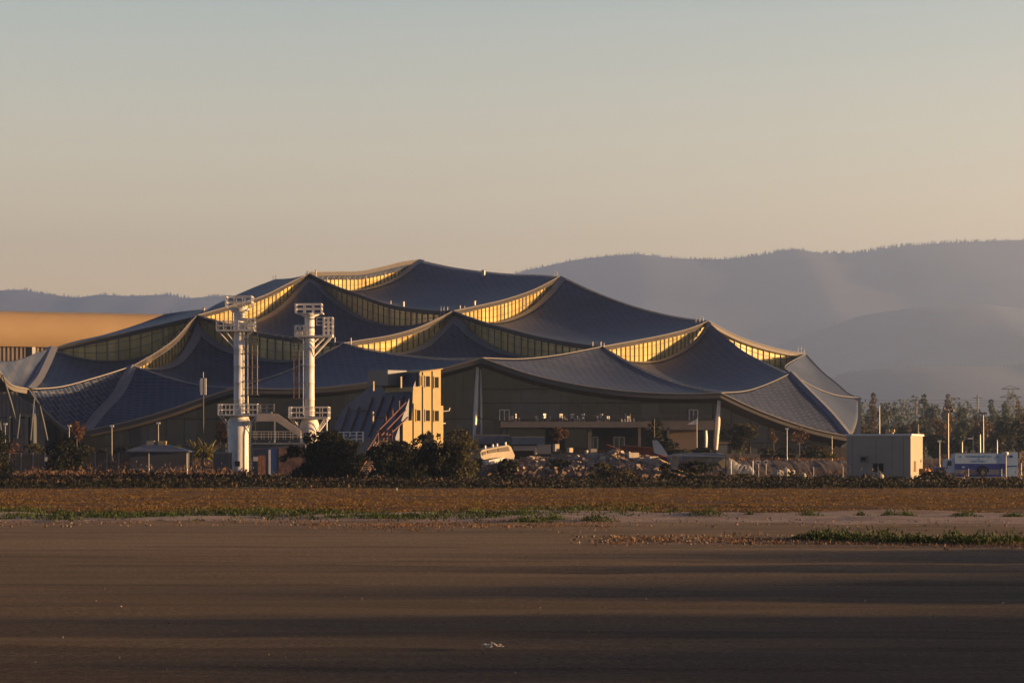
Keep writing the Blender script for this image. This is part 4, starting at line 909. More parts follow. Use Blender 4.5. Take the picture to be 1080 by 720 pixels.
for i, (px, pb, pt, wp, d, lm, lab) in enumerate([
    (536, 508, 484, 34, 262, L_dark, 'dark shrub right below the tilted white vehicle body'), (590, 506, 484, 36, 266, L_dark, 'dark green shrub in the middle of the rubble'),
    (634, 506, 488, 30, 262, L_olive, 'small olive shrub below the paired pale concrete blocks'), (702, 510, 489, 20, 258, L_dark, 'small dark shrub at the left end of the long wrecked fuselage'),
    (735, 511, 487, 56, 254, L_dark, 'wide low dark bush in front of the wrecked fuselage'), (783, 505, 490, 18, 268, L_olive, 'small shrub beside the pale tarpaulin hump'),
    (835, 508, 494, 18, 262, L_dark, 'small shrub between the white boulders'), (945, 514, 503, 36, 246, L_dark, 'dark shrub below the front wall of the flat roofed block'),
    (985, 514, 497, 40, 246, L_dark, 'dark bush between flat roofed block and blue truck'), (1000, 512, 504, 22, 250, L_olive, 'low yellowish shrub under the truck bonnet'),
    (930, 512, 505, 20, 250, L_dark, 'round dark shrub at the corner of the flat roofed block'), (660, 510, 494, 26, 262, L_olive, 'brownish shrub on the slope of the rubble pile')]):
    plant('shrub', px, pb, pt, wp, d, 'dome', lm, lab, 'shrub', 'shrubs in front of the compound', 10, .25, 150)
# mid trees by the building
plant('tree', 780, 480, 441, 36, 388, 'round', L_olive, 'bushy olive tree right of the slanted eave column', 'tree', None, 16, .38, 120, .1)
plant('tree', 589, 472, 449, 24, 384, 'round', L_brown, 'small russet tree in front of the terrace', 'tree', None, 10, .36, 120, .25)
plant('tree', 690, 476, 438, 24, 386, 'round', L_dark, 'dark tree at the right end of the white railed terrace', 'tree', None, 12, .36, 120, .15)
plant('tree', 700, 480, 462, 36, 380, 'dome', L_dark, 'low dark hedge of shrubs beneath the beige terrace wall', 'shrub', None, 10, .36, 120)
plant('tree', 81, 472, 439, 22, 385, 'round', L_brown, 'rust coloured tree where the left canopies meet the ground', 'tree', None, 12, .36, 130, .15)
plant('tree', 238, 474, 437, 26, 372, 'round', L_brown, 'brown leaved tree partly hidden behind the left tower', 'tree', None, 12, .34, 120, .15)
plant('tree', 843, 478, 447, 24, 386, 'round', L_brown, 'thin brown tree under the low right eave', 'tree', None, 8, .34, 70, .2)
plant('tree', 816, 478, 450, 16, 384, 'round', L_brown, 'sparse small tree between the bushy olive tree and low eave', 'tree', None, 6, .32, 60, .3)
for i, (px, pt, w_, lm) in enumerate([(12, 466, 24, L_brown), (35, 468, 30, L_olive), (52, 470, 22, L_dark), (92, 470, 20, L_olive), (108, 474, 26, L_olive), (128, 472, 26, L_dark), (188, 470, 20, L_olive), (742, 472, 30, L_dark), (808, 472, 20, L_olive), (830, 472, 26, L_dark), (862, 470, 40, L_olive), (722, 474, 20, L_olive), (347, 455, 16, L_olive), (256, 460, 30, L_dark)]):
    labs = ['russet hedge shrub behind the far left fence', 'yellow green hedge shrub beneath the left porch columns', 'dark hedge shrub just left of the spiky bush', 'light shrub just right of the rust coloured tree', 'wide pale shrub behind the wooden fence', 'dark shrub left of the gabled shed', 'shrub rising behind the gabled shed roof', 'dark shrub at the foot of the slanted right column', 'pale shrub between two thin trees under the right eave', 'dark shrub under the right eave beside the bank', 'long golden reeds on the bank left of the flat roofed block', 'pale shrub left of the slanted right column', 'golden shrub top between bush and training tower', 'shrub behind the drum of the left tower']
    plant('hedge_shrub', px, 486 if px < 300 else 483, pt, w_, 368 + (i % 3) * 3, 'dome', lm, labs[i], 'shrub', 'hedge shrubs around the big building', 7, .34, 100)
# palm like bush
PM = empty('spiky_palm', (xat(214, 354), 354, 1.6), 0, 'bushy palm with bright yellow green fronds left of the left tower', 'palm')
mb = MB(); mb.cyl((0, 0, -.3), (0, 0, 1.5), .3, .35, 8); mb.build('trunk', M_bark, PM)
fr = MB()
for i in range(110):
    a = rng.uniform(0, 6.28); el = rng.uniform(.1, 1.4); L = rng.uniform(1.8, 3.3); bx0 = rng.uniform(-1.2, 1.4)
    p = Vector((bx0, rng.uniform(-.8, .8), 1.0)); dirv = Vector((math.cos(a) * math.cos(el), math.sin(a) * math.cos(el), math.sin(el))); sd_ = dirv.cross(Vector((0, 0, 1))).normalized() * .14; prev = p
    for s in range(4):
        nx = prev + dirv * (L / 4); fr.add([prev - sd_, prev + sd_, nx + sd_ * .8, nx - sd_ * .8], [(0, 1, 2, 3)]); prev = nx; dirv = (dirv + Vector((0, 0, -.28))).normalized()
fr.build('frond', L_palm, PM)
# right-hand tree line
TL = 'trees of the hazy line at right'
tl = [(905, 428, 24, 640), (921, 413, 26, 760), (937, 417, 34, 700), (957, 436, 30, 690), (975, 414, 26, 780), (988, 419, 24, 740), (1000, 414, 24, 800), (1013, 424, 30, 720), (1030, 424, 32, 700), (1046, 420, 26, 790), (1060, 424, 24, 760), (1074, 420, 18, 800), (1090, 428, 30, 700),
      (912, 448, 26, 560), (950, 446, 26, 560), (968, 440, 36, 590), (990, 440, 34, 610), (1018, 438, 34, 600), (1040, 440, 38, 580), (1060, 436, 34, 560), (1075, 430, 30, 470), (1092, 432, 36, 480), (985, 458, 36, 500), (1005, 460, 34, 500), (1028, 458, 36, 500), (1052, 455, 34, 480), (955, 468, 26, 480), (1110, 425, 40, 500), (1135, 430, 44, 520)]
tall = ['tall hazy', 'mid height hazy', 'rounded hazy', 'broad hazy']
wher = ['right behind the pointed end of the tented roof', 'above the left corner of the flat roofed block', 'above the middle of the flat roofed block', 'behind the gap right of the roof vents', 'with a pointed tip left of the floodlight pole', 'just left of the floodlight pole', 'directly behind the floodlight pole', 'just right of the floodlight pole', 'between the floodlight pole and the second pole', 'just right of the second tall pole', 'just left of the power pylon', 'at the foot of the power pylon', 'beyond the right edge, behind',
        'low behind the blue end panel of the tented roof', 'low over the right roof vent', 'over the gold end of the flat roofed block', 'left of the pole with twin lamps', 'behind the curved street lamp', 'above the middle of the truck', 'above the truck rear', 'dark at the right edge above the truck', 'beyond the right edge, nearer', 'dark behind the gap between block and truck', 'dark behind the truck cab', 'dark behind the truck roof centre', 'dark behind the rear of the truck', 'low beside the gold end wall', 'far right, out of the frame', 'furthest right, out of the frame']
for i, (px, pt, wp, d) in enumerate(tl):
    cone = i in (1, 4, 6, 9, 10, 11)
    plant('conifer' if cone else 'broadleaf_tree', px, 486, pt, wp, d, 'cone' if cone else 'round', (L_far, L_farb, L_far, L_farb, L_far)[i % 5] if d > 520 else (L_dark, L_olive)[i % 2],
          ('pointed dark tree ' if cone else tall[i % 4] + ' tree ') + wher[i], 'tree', TL, 14 if not cone else 12, .75 if d > 540 else .6, 90, .05, gnd=gz(d))
# far, blue with distance
mbx = []
for i in range(260):
    px = rng.uniform(885, 1130); d = rng.uniform(1150, 1500); top = 432 + 8 * math.sin(px * .11) + 5 * math.sin(px * .31 + 1) + rng.uniform(-6, 10)
    h = zat(top, d); r = rng.uniform(4, 8); n = 45; dd = rng.normal(size=(n, 3)); dd /= np.linalg.norm(dd, axis=1)[:, None]
    mbx.append(np.stack([xat(px, d) + dd[:, 0] * r, d + dd[:, 1] * r, h * .55 + dd[:, 2] * h * .45], 1))
leafmesh('far_woodland', np.concatenate(mbx), 2.2, L_far, None, label='bluish far woodland fading into haze behind the right tree line', cat='woodland', kind='stuff')
# ------------------------------------------------------------------ low growth
def scatter(name, n, xr, yr, hr, size, lm, label, cat, dens=None, per=7, spread=.35, up=1, bywidth=True):
    y = rng.uniform(yr[0] ** .5, yr[1] ** .5, n) ** 2 if bywidth else rng.uniform(*yr, n)
    x = (rng.uniform(xr[0], xr[1], n) - 540) / F * y
    if dens is not None:
        keep = dens(x, y) > rng.uniform(0, 1, n); x, y = x[keep], y[keep]
    n = len(x); h = rng.uniform(*hr, n) * np.clip(1 + .45 * nz2(x, y, .07, 2) + .45 * nz2(x, y, .31, 6), .15, 3)
    X = np.repeat(x, per) + rng.normal(size=n * per) * spread; Y = np.repeat(y, per) + rng.normal(size=n * per) * spread
    g = np.array([gz(v) for v in Y]); Z = g + np.repeat(np.abs(h), per) * rng.uniform(.0, 1, n * per)
    sz = size * rng.uniform(.6, 1.4, n * per)
    return leafmesh(name, np.stack([X, Y, Z], 1), sz, lm, None, up=1.4 if up else 0, aspect=.35 if up else .6, label=label, cat=cat, kind='stuff')
XR = (-60, 1140)
band_ = lambda x, y: .35 + .65 * (nz2(x, y, .12, 5) > -.4)
scatter('dark_weed_belt', 9000, XR, (206, 262), (.05, .55), .26, L_dry2, 'dark weedy belt running along the foot of the compound', 'weeds', lambda x, y: .25 + .75 * (nz2(x, y, .16, 5) > -.2), 14, .7, up=0)
scatter('green_grass_belt', 2600, XR, (198, 212), (.15, .45), .22, L_dark, 'thin dim green grass strip before the dark weeds', 'grass', lambda x, y: .25 + .6 * (nz2(x, y, .07, 9) > .0), 8, .5)
scatter('brown_weed_belt', 5000, XR, (255, 300), (.1, .75), .30, L_dry2, 'brown and dark rough growth between bushes and fence', 'weeds', lambda x, y: np.where(540 + F * x / y < 540, .9, .06), 11, .7, up=0)
def dens_l(x, y): px = 540 + F * x / y; return np.where((px > 20) & (px < 240), .95, .05)
scatter('dry_grass', 4200, XR, (262, 308), (.4, 1.15), .4, L_dry, 'tall reddish dry grass around the left fence', 'grass', dens_l, 8, .6)
def dens_r(x, y): px = 540 + F * x / y; return np.where((px > 640) & (px < 900), .8, .25)
scatter('dry_bank_grass', 3800, XR, (330, 374), (.2, .55), .5, L_dry, 'dry brown grass on the low bank before the big building', 'grass', dens_r, 7, .8)
# pickleweed flat
def dens_p(x, y): return np.clip(.55 + .45 * nz2(x * .35, y, .22, 7), .08, 1)
scatter('dry_weed_patches', 1500, XR, (204, 262), (.2, .6), .26, L_dry, 'dry brown stalks showing here and there in the dark weed belt', 'weeds', lambda x, y: 1.0 * (nz2(x, y, .11, 8) > .45), 8, .6)
scatter('rust_pickleweed', 26000, XR, (114, 200), (.03, .12), .085, L_rust, 'rust orange marsh plants covering the flat beyond the bare apron', 'marsh plants', dens_p, 9, .3, up=0)
def dens_g(x, y):
    px = 540 + F * x / y; lim = 107 + 5 * np.sin(x * .13) + 3 * np.sin(x * .41)
    left = np.where(px < 620, 1.0, np.where(px < 720, .45, .0)); return left * np.exp(-((y - lim - 4) / 5.0) ** 2)
scatter('green_edge_plants', 5200, XR, (98, 124), (.07, .26), .14, L_green, 'bright green plant strip at the near edge of the rust marsh', 'marsh plants', dens_g, 14, .22)
def clumps(cs):
    X = []
    for (px, py, wp, hp) in cs:
        d = 6630 / (py - HY); k = F / d; n = int(130 * wp / 10)
        u = rng.normal(size=n) * .32; X.append(np.stack([xat(px, d) + u * wp / k, d + rng.normal(size=n) * wp / k * .5, .02 + np.abs(rng.normal(size=n)) * hp / k * np.exp(-(u * 1.6) ** 2)], 1))
    return np.concatenate(X)
leafmesh('mudflat_clumps', clumps([(745, 544, 36, 4), (853, 544, 20, 4), (938, 544, 14, 3), (955, 545, 18, 3.5), (1018, 545, 22, 2.5), (1070, 545, 16, 2), (790, 544, 10, 2), (908, 543.5, 8, 2), (880, 569, 60, 5), (930, 571, 70, 6), (970, 572, 40, 4), (1005, 571, 30, 5), (1035, 573, 50, 6), (1068, 572, 30, 5), (860, 569, 30, 4), (583, 549, 22, 4), (630, 550, 30, 4), (560, 551, 40, 4)]), .12, L_green, None, up=1.2, aspect=.4, label='low green clumps dotted over the mudflat at right', cat='plants', kind='stuff')
def dens_dry(x, y):
    px = 540 + F * x / y; return np.where((px > 640), np.exp(-((y - 74 - 2 * np.sin(x * .3)) / 3.0) ** 2) * (.5 + .5 * (nz2(x, y, .5, 3) > 0)), np.where(px > 330, np.exp(-((y - 93) / 5.0) ** 2) * .8, .35 * np.exp(-((y - 96) / 3.) ** 2)))
scatter('dry_litter', 9000, XR, (68, 104), (.01, .07), .11, L_dry, 'dry stalks and litter scattered at the apron edge', 'litter', dens_dry, 6, .3)
# gravel stones at the edge
mb = MB()
for i in range(1100):
    y = rng.uniform(90, 104) if i % 2 else rng.uniform(72, 80); px = rng.uniform(-20, 1100) if i % 2 else rng.uniform(600, 1100); x = xat(px, y); s = rng.uniform(.02, .065)
    mb.box((x, y, gz(y) + s * .3), (s * 1.6, s, s), rng.uniform(0, 3), 0, rng.uniform(-.4, .4), rng.uniform(-.4, .4))
for i in range(160):
    y = rng.uniform(28, 80); x = xat(rng.uniform(-20, 1100), y); s = rng.uniform(.006, .022); mb.box((x, y, .045), (s * 1.5, s, s), rng.uniform(0, 3))
mb.build('gravel', mat('pale_stone', (.13, .10, .075), .9, island=.3), kind='stuff', label='scattered pale gravel and grit on the apron', cat='gravel')
# ------------------------------------------------------------------ the yard
def poly(px, py, d): return W(px, py, d)
# tilted white vehicle body
VB = empty('vehicle_shell', (xat(526, 264), 264, 1.2), 0, 'tilted white passenger vehicle shell with dark side windows, resting in the rubble', 'vehicle')
M_vw = mat('dusty_white_paint', (.36, .31, .23), .55, var=.12, vscale=1.2)
def VP(mb, pts, d0, d1, m=0): mb.prism(pts, lambda u, v, t: (xat(u, 264), t, zat(v, 264)), d0, d1, m)
mb = MB(); VP(mb, [(507.5, 482.5), (506.8, 476.5), (509, 474), (536, 469), (539, 471), (543, 480), (542, 484.5), (533, 486), (527, 483), (510, 484.5)], 264, 266); b = mb.build('body', M_vw, VB, world=True)
for pts in ([(514, 474.8), (523.6, 472.8), (524, 476.6), (514.6, 478)], [(525, 472.4), (536, 470.6), (537.6, 475.4), (525.4, 476.6)], [(508.3, 476.8), (512.4, 475.4), (512.8, 478.6), (509, 480)]):
    mb = MB(); VP(mb, pts, 263.94, 263.99); mb.build('side_window', mat('grey_glass', (.15, .13, .11), .25) if 'grey_glass' not in MATS else MATS['grey_glass'], VB, world=True)
for px, py in ((514, 472.7), (522, 471.3), (526.5, 470.6), (535.5, 469)):
    mb = MB(); p = W(px, py + 1, 264.5); mb.cyl(p, p + Vector((0, 0, .42)), .13, .10, 7); mb.build('roof_beacon', M_white, VB, world=True)
mb = MB(); VP(mb, [(508, 486), (527, 482), (534, 484.5), (528, 487), (509, 490)], 263.2, 263.9); mb.build('detached_panel', M_whitesteel, VB, world=True)
VB.rotation_euler = (0, 0, R(30)); VB.scale = (1.15, 1, 1)
# containers and trailer behind
def boxthing(name, px0, px1, py0, py1, d, dep, m, label, cat, ribs=None, extra=None):
    r = empty(name, (xat((px0 + px1) / 2, d), d, 0), 0, label, cat)
    mb = MB(); mb.bx(xat(px0, d), xat(px1, d), d, d + dep, zat(py1, d), zat(py0, d)); mb.build('body', m, r, world=True)
    if ribs:
        mb = MB()
        for x in np.arange(px0 + 1, px1, ribs): mb.bx(xat(x, d), xat(x + ribs * .4, d), d - .06, d - .003, zat(py1, d) + .1, zat(py0, d) - .1)
        mb.build('rib', m, r, world=True)
    mb = MB(); mb.bx(xat(px0 - .4, d), xat(px1 + .4, d), d - .1, d + dep + .1, zat(py0, d), zat(py0, d) + .12); mb.build('top_edge', M_flash, r, world=True)
    mb = MB(); mb.bx(xat(px0, d), xat(px1, d), d + .2, d + dep, 0.5, zat(py1, d)); mb.build('plinth', M_dark, r, world=True)
    return r
M_cb = mat('container_blue', (.07, .11, .19), .5, var=.2, vscale=.8); M_cw = mat('trailer_grey', (.17, .17, .18), .5, var=.1, vscale=.6)
boxthing('shipping_container', 500, 537, 459, 468, 345, 2.6, M_cb, 'dull blue ribbed container left of the terrace foot, behind the white vehicle shell', 'container', 2.2)
boxthing('shipping_container', 539.5, 574, 461, 468.5, 343, 2.6, M_cb, 'dull blue ribbed container right of its twin, under the terrace', 'container', 2.2)
boxthing('flat_trailer', 541, 566, 471, 475, 325, 2.4, M_cw, 'low pale grey trailer deck behind the white vehicle shell', 'trailer')
boxthing('tank_trailer', 567, 581, 469.5, 478.5, 318, 2.5, M_cw, 'grey box trailer left of the bright cream crate', 'trailer')
for i, (px0, px1, py0, py1, d, rz, lab) in enumerate([(563, 568, 472, 479, 312, .6, 'small golden block at the left end of grey box trailer'), (583, 590, 468, 476, 312, .5, 'bright cream crate lit gold beside the grey box trailer'), (597.5, 604.5, 472, 477, 312, .7, 'small gold lit block right of the cream crate'),
      (616, 621, 474.5, 484, 270, 1.0, 'narrow gold edged concrete block, leftmost of the standing pair'), (621.5, 630.5, 473, 482.5, 269, .15, 'pale pinkish concrete block, standing above the olive shrub'),
      (659, 674, 477, 491, 267, .42, 'tall grey concrete block with a gold end, left of two like it in the rubble'), (681, 695, 481, 491.5, 266, .42, 'shorter grey concrete block with a gold end, middle of the three in the rubble'), (707, 716, 481, 495, 265, .5, 'gold ended concrete block, next to the start of the fuselage')]):
    k = F / d; h = (py1 - py0) / k; w_ = (px1 - px0) / k; r = tag(MB().box((0, 0, 0), (w_ * .82, w_ * .7, h)).build('concrete_block', mat('block_%d_concrete' % i, (.33, .29, .24), .85, var=.12, vscale=2)), lab, 'concrete block', 'concrete blocks in the rubble yard')
    r.location = (xat((px0 + px1) / 2, d), d + .5, zat(py1, d) + h / 2); r.rotation_euler = (0, 0, rz)
    import bmesh
    bm = bmesh.new(); bm.from_mesh(r.data); bmesh.ops.bevel(bm, geom=bm.edges[:], offset=.05, segments=1, affect='EDGES'); bm.to_mesh(r.data); bm.free()
# rusty beams
for i, (a, b_, w_, lab) in enumerate([((655, 473.5, 273), (696, 476.5, 271), .75, 'long rusty red girder lying on top of the rubble'), ((640, 470, 275), (656, 476, 274), .3, 'short slanting dark red pipe left of the long girder'), ((690, 478, 270), (703, 484, 268), .4, 'rusty brown bar sloping towards the fuselage')]):
    mb = MB(); p, q = W(*a), W(*b_); mid = (p + q) / 2; L = (q - p).length; d_ = q - p
    for dz in (-.5, .5): mb.box(tuple(mid + Vector((0, 0, dz * w_))), (L, w_ * .9, w_ * .18), math.atan2(d_.y, d_.x), 0, -math.asin(d_.z / L))
    mb.box(tuple(mid), (L, w_ * .15, w_), math.atan2(d_.y, d_.x), 0, -math.asin(d_.z / L))
    mb.build('steel_girder', MATS.get('rust_beam') or mat('rust_beam', (.16, .045, .02), .8, var=.35, vscale=2), label=lab, cat='girder', group='rusty steel in the rubble')
# rubble mound plus broken lumps
def mound(name, px0, px1, d, top, dep, m, label):
    x0, x1 = xat(px0, d), xat(px1, d); n = 60; rows = []
    for j in range(24):
        t = j / 23; row = []
        for i in range(n):
            s = i / (n - 1); x = x0 + (x1 - x0) * s; px = px0 + (px1 - px0) * s; hh = zat(np.interp(px, *zip(*top)), d)
            e_ = math.sin(math.pi * t) ** .8; z = hh * e_ + .22 * nz2(np.float64(x * 1.2), np.float64(t * dep * 1.2), 1.1, 3) * e_ + rng.normal() * .07
            row.append((x + rng.normal() * .06, d - dep / 2 + dep * t, max(z, -.2)))
        rows.append(row)
    mb = MB(); mb.grid(rows, 0, False); return mb.build(name, m, label=label, cat='rubble', kind='stuff')
M_rub = mat('rubble_earth', (.24, .15, .09), .95, col2=(.10, .07, .045), vscale=.9); M_rubs = mat('rubble_lumps', (.32, .245, .18), .9, island=.5)
TOP = [(505, 496), (520, 489), (545, 487), (560, 482), (590, 484), (610, 481), (630, 482), (650, 476), (670, 482), (690, 484), (705, 490), (725, 500)]
mound('rubble_mound', 500, 728, 270, TOP, 15, M_rub, 'long mound of earth and broken concrete in the middle of the yard')
mb = MB()
for i in range(4200):
    px = rng.uniform(512, 722) if i % 3 else rng.uniform(600, 712); t = rng.uniform(.12, .75); d = 262.5 + 15 * t; hh = zat(np.interp(px, *zip(*TOP)), 270) * math.sin(math.pi * t) ** .8
    s = rng.uniform(.05, .22) * (2.2 if rng.random() < .06 else 1); mb.box((xat(px, d), d, hh + s * .25), (s * rng.uniform(1, 2.2), s, s * rng.uniform(.4, 1)), rng.uniform(0, 3), 0, rng.uniform(-.6, .6), rng.uniform(-.6, .6))
mb.build('rubble_lumps', M_rubs, label='broken concrete lumps strewn over the rubble mound', cat='rubble', kind='stuff')
# wrecked fuselage with tail fin
FU = empty('wrecked_fuselage', (xat(735, 266), 266, 1.2), 0, 'long white wrecked aircraft fuselage with upright pale blue tail fin, right of the rubble', 'aircraft')
mb = MB(); a = W(703, 484.5, 268); b_ = W(764, 484.2, 265)
rows = []
for s in np.linspace(0, 1, 22):
    c = a.lerp(b_, s); r = .85 * (.35 + .65 * min(1, s * 3.5)) * (1 if s < .93 else .88); rows.append([(c.x, c.y + r * math.cos(t), c.z + r * .85 * math.sin(t)) for t in np.linspace(0, 2 * math.pi, 17)])
mb.grid(rows, 0, True); mb.add([rows[-1][i] for i in range(16)], [tuple(range(16))], 0); mb.build('fuselage', mat('weathered_white', (.34, .31, .26), .5, col2=(.22, .18, .14), vscale=1.3), FU, world=True)
mb = MB(); mb.prism([(688, 464.2), (693, 464), (697, 468.5), (705, 480.5), (699.5, 482.5), (690, 477)], lambda u, v, t: (xat(u, 269), t, zat(v, 269)), 268.9, 269.2); mb.build('tail_fin', mat('pale_blue_fin', (.20, .27, .37), .45, var=.1, vscale=1), FU, world=True)
mb = MB(); mb.prism([(702, 481), (712, 478), (762, 480.5), (762, 482), (712, 480.6)], lambda u, v, t: (xat(u, 265), t, zat(v, 265)), 264.3, 265.2); mb.build('wing', mat('blue_grey_skin', (.16, .19, .25), .4, var=.1, vscale=1), FU, world=True)
mb = MB(); mb.prism([(757, 487), (764.6, 483), (764.6, 493), (762, 494)], lambda u, v, t: (xat(u, 263.5), t, zat(v, 263.5)), 263.2, 263.8); mb.build('torn_panel', M_gold, FU, world=True)
TP = empty('covered_boat', (xat(780, 266), 266, .6), 0, 'pale tarpaulin covered hump right of the wrecked fuselage', 'covered boat')
mb = MB(); rows = []
for s in np.linspace(0, 1, 16):
    px = 765 + 30 * s; c = W(px, 499, 266); top_ = np.interp(px, [765, 768, 772, 780, 790, 795], [488, 482, 484, 489, 490, 496]); hh = zat(top_, 266) - c.z
    rows.append([(c.x + rng.normal() * .02, 266 + 1.3 * math.cos(t), c.z + max(.1, hh) * math.sin(t) + rng.normal() * .03) for t in np.linspace(math.pi, 0, 10)])
mb.grid(rows, 0, False); mb.build('tarpaulin', mat('grey_tarp', (.19, .195, .20), .6, var=.2, vscale=1.5), TP, world=True)
mb = MB()
for px in (771, 794): p = W(px, 500, 264.5); mb.cyl(p, p + Vector((0, 0, 1.5)), .06, .06, 5)
mb.build('support_post', M_white, TP, world=True)
# boulders, lumps
def boulder(px, py, wp, hp, d, m, label, grp='white boulders and bags before the bank'):
    k = F / d; mb = MB(); rows = []; wv, hv = wp / k / 2, hp / k
    for i in range(8):
        t = math.pi * i / 7; rows.append([(wv * math.sin(t) * math.cos(a) * rng.uniform(.88, 1.1), wv * .8 * math.sin(t) * math.sin(a) * rng.uniform(.88, 1.1), hv / 2 - hv / 2 * math.cos(t) * rng.uniform(.9, 1.05)) for a in np.linspace(0, 2 * math.pi, 11)[:-1]])
    for r in rows: r.append(r[0])
    mb.grid(rows, 0, False); o = mb.build('boulder', m, label=label, cat='boulder', group=grp); o.location = (xat(px, d), d, zat(py, d)); return o
M_bl = mat('white_boulder', (.38, .34, .28), .8, var=.15, vscale=2)
boulder(821, 504, 13, 9, 262, M_bl, 'larger white boulder with a dark left side, left of the small shrub'); boulder(829, 504, 9, 11, 263, M_bl, 'tall white boulder in the middle of the boulder row')
boulder(847, 506, 8, 8, 262, M_bl, 'golden lit boulder at the right end of the row'); boulder(836, 500, 6, 5, 264, M_bl, 'small pale stone above the shrub in the boulder row')
boulder(929, 507, 7, 8, 258, M_bl, 'leaning white lump at the foot of the flat roofed block', None); boulder(1016, 512, 9, 9, 262, M_bl, 'golden lump below the front of the truck', None)
boulder(1058, 512, 9, 9, 262, M_bl, 'bright slanted lump below the rear of the truck', None); boulder(979, 504, 7, 10, 276, mat('orange_barrier', (.55, .24, .06), .7), 'orange lump beside the gold end wall', None)
boulder(982, 500, 4, 3, 270, M_white, 'tiny white ball right of the orange lump', None)
for i, (px, py, w_) in enumerate([(800, 486.5, 4), (808, 486.5, 4)]):
    r = empty('road_sign', (xat(px, 330), 330, gz(330)), 0, ('left' if i == 0 else 'right') + ' one of two small white framed boards on the brown bank', 'sign', 'white framed boards on the bank')
    mb = MB(); z = zat(py + 2.5, 330) - gz(330); mb.bx(-.26, .26, 0, .05, z, z + .5); mb.build('board', M_white, r); mb = MB(); mb.bx(-.16, .16, -.02, -.003, z + .1, z + .34); mb.build('board_face', M_dark, r); mb = MB(); mb.cyl((0, .03, 0), (0, .03, z), .04, .04, 5); mb.build('post', M_white, r)
# bank on the right with pale retaining edge
mb = MB(); prof = [(-.3, 0), (6, 1.1), (12, 1.3), (20, .2)]
rows = []
for px in np.linspace(640, 930, 140):
    rows.append([(xat(px, 345) , 332 + u * 1.2, gz(332 + u * 1.2) - .2 + v + .05 * rng.normal()) for u, v in prof])
mb.grid(rows, 0, True); mb.build('embankment', mat('bank_earth', (.11, .07, .045), .95, col2=(.065, .042, .028), vscale=.7), kind='structure')
RW = empty('low_fence', (xat(860, 372), 372, 2), 0, 'low pale timber fence on the bank under the right eave', 'fence')
mb = MB()
for px in np.arange(852, 893, 1.6): mb.bx(xat(px, 372), xat(px + 1.3, 372), 372, 372.1, zat(483, 372), zat(471, 372) + .15 * math.sin(px))
mb.build('board', mat('weathered_timber', (.16, .125, .085), .85, var=.2, vscale=1.4), RW, world=True)
mb = MB(); mb.bx(xat(851, 372), xat(894, 372), 372.1, 372.2, zat(474, 372), zat(473, 372)); mb.build('rail', M_conc, RW, world=True)
WP = empty('wire_fence', (xat(850, 300), 300, 0), 0, 'thin wire fence with pale posts on the brown slope left of flat roofed block', 'fence')
for px in (800, 829, 858, 889):
    mb = MB(); p = W(px, 503, 300); mb.cyl((p.x, 300, 0), (p.x, 300, zat(492, 300)), .05, .05, 6); mb.build('post', M_trim, WP, world=True)
mb = MB()
for py in (493, 496, 499): mb.cyl(W(800, py, 300), W(889, py, 300), .02, .02, 4)
mb.build('wire', M_trim, WP, world=True)
# left fences
def picket(px0, px1, pt, pb, d, step, label, m):
    r = empty('fence', (xat((px0 + px1) / 2, d), d, 0), 0, label, 'fence'); mb = MB()
    for px in np.arange(px0, px1, step): mb.bx(xat(px, d), xat(px + step * .8, d), d, d + .06, zat(pb, d), zat(pt, d) + rng.uniform(-.05, .05))
    mb.build('board', m, r, world=True)
    for px in np.arange(px0, px1, 12.5): q = MB(); q.bx(xat(px, d) - .07, xat(px, d) + .07, d - .12, d, 0, zat(pt - .8, d)); q.build('post', M_trim, r, world=True)
    return r
M_fen = mat('fence_timber', (.12, .088, .06), .9, var=.25, vscale=1.0)
picket(10, 52, 478, 500, 318, 1.6, 'grey brown fence with posts at far left behind dry grass', M_fen); picket(88, 137, 477.5, 500, 319, 1.6, 'brown fence lit along its posts, left of the gabled shed', M_fen)
SG = tag(MB().bx(-.16, .16, -.02, .02, -.25, .25).build('white_notice', M_white), 'small white notice on the fence left of spiky bush', 'sign'); SG.location = (xat(48.5, 316), 316, zat(484, 316))
# gabled shed
GS = empty('gabled_shed', (xat(168, 316), 316, 0), 0, 'small dark shed with blue grey hipped roof behind the dry grass', 'shed'); d = 316
mb = MB(); mb.bx(xat(137, d), xat(197, d), 316, 321, 0, zat(476.5, d)); mb.build('wall', mat('shed_dark_wall', (.05, .053, .063), .8, var=.2, vscale=.8), GS, world=True)
mb = MB(); e0, e1, r0, r1 = xat(133, d), xat(200, d), xat(153, d), xat(172, d); ze, zr = zat(475.3, d), zat(467.3, d)
mb.add([(e0, 315.5, ze), (e1, 315.5, ze), (e1, 321.5, ze), (e0, 321.5, ze), (r0, 318.5, zr), (r1, 318.5, zr - .1), (e0, 315.5, ze - .15), (e1, 315.5, ze - .15), (e1, 321.5, ze - .15), (e0, 321.5, ze - .15)], [(0, 1, 5, 4), (1, 2, 5), (2, 3, 4, 5), (3, 0, 4), (6, 7, 1, 0), (7, 8, 2, 1), (9, 6, 0, 3), (8, 9, 3, 2), (9, 8, 7, 6)]); mb.build('roof', mat('shed_roof_blue', (.07, .095, .14), .55, var=.15, vscale=1.2), GS, world=True)
mb = MB(); mb.bx(xat(152, d), xat(160, d), 318, 319, zr - .3, zat(464.4, d)); mb.build('roof_box', M_bw, GS, world=True); mb = MB(); mb.bx(xat(164, d), xat(172.5, d), 318, 319, zr - .5, zat(464.8, d)); mb.build('roof_box', M_gold, GS, world=True)
mb = MB(); mb.bx(xat(137, d), xat(197, d), 315.94, 315.99, 1.0, 1.12); mb.build('rail', M_trim, GS, world=True)
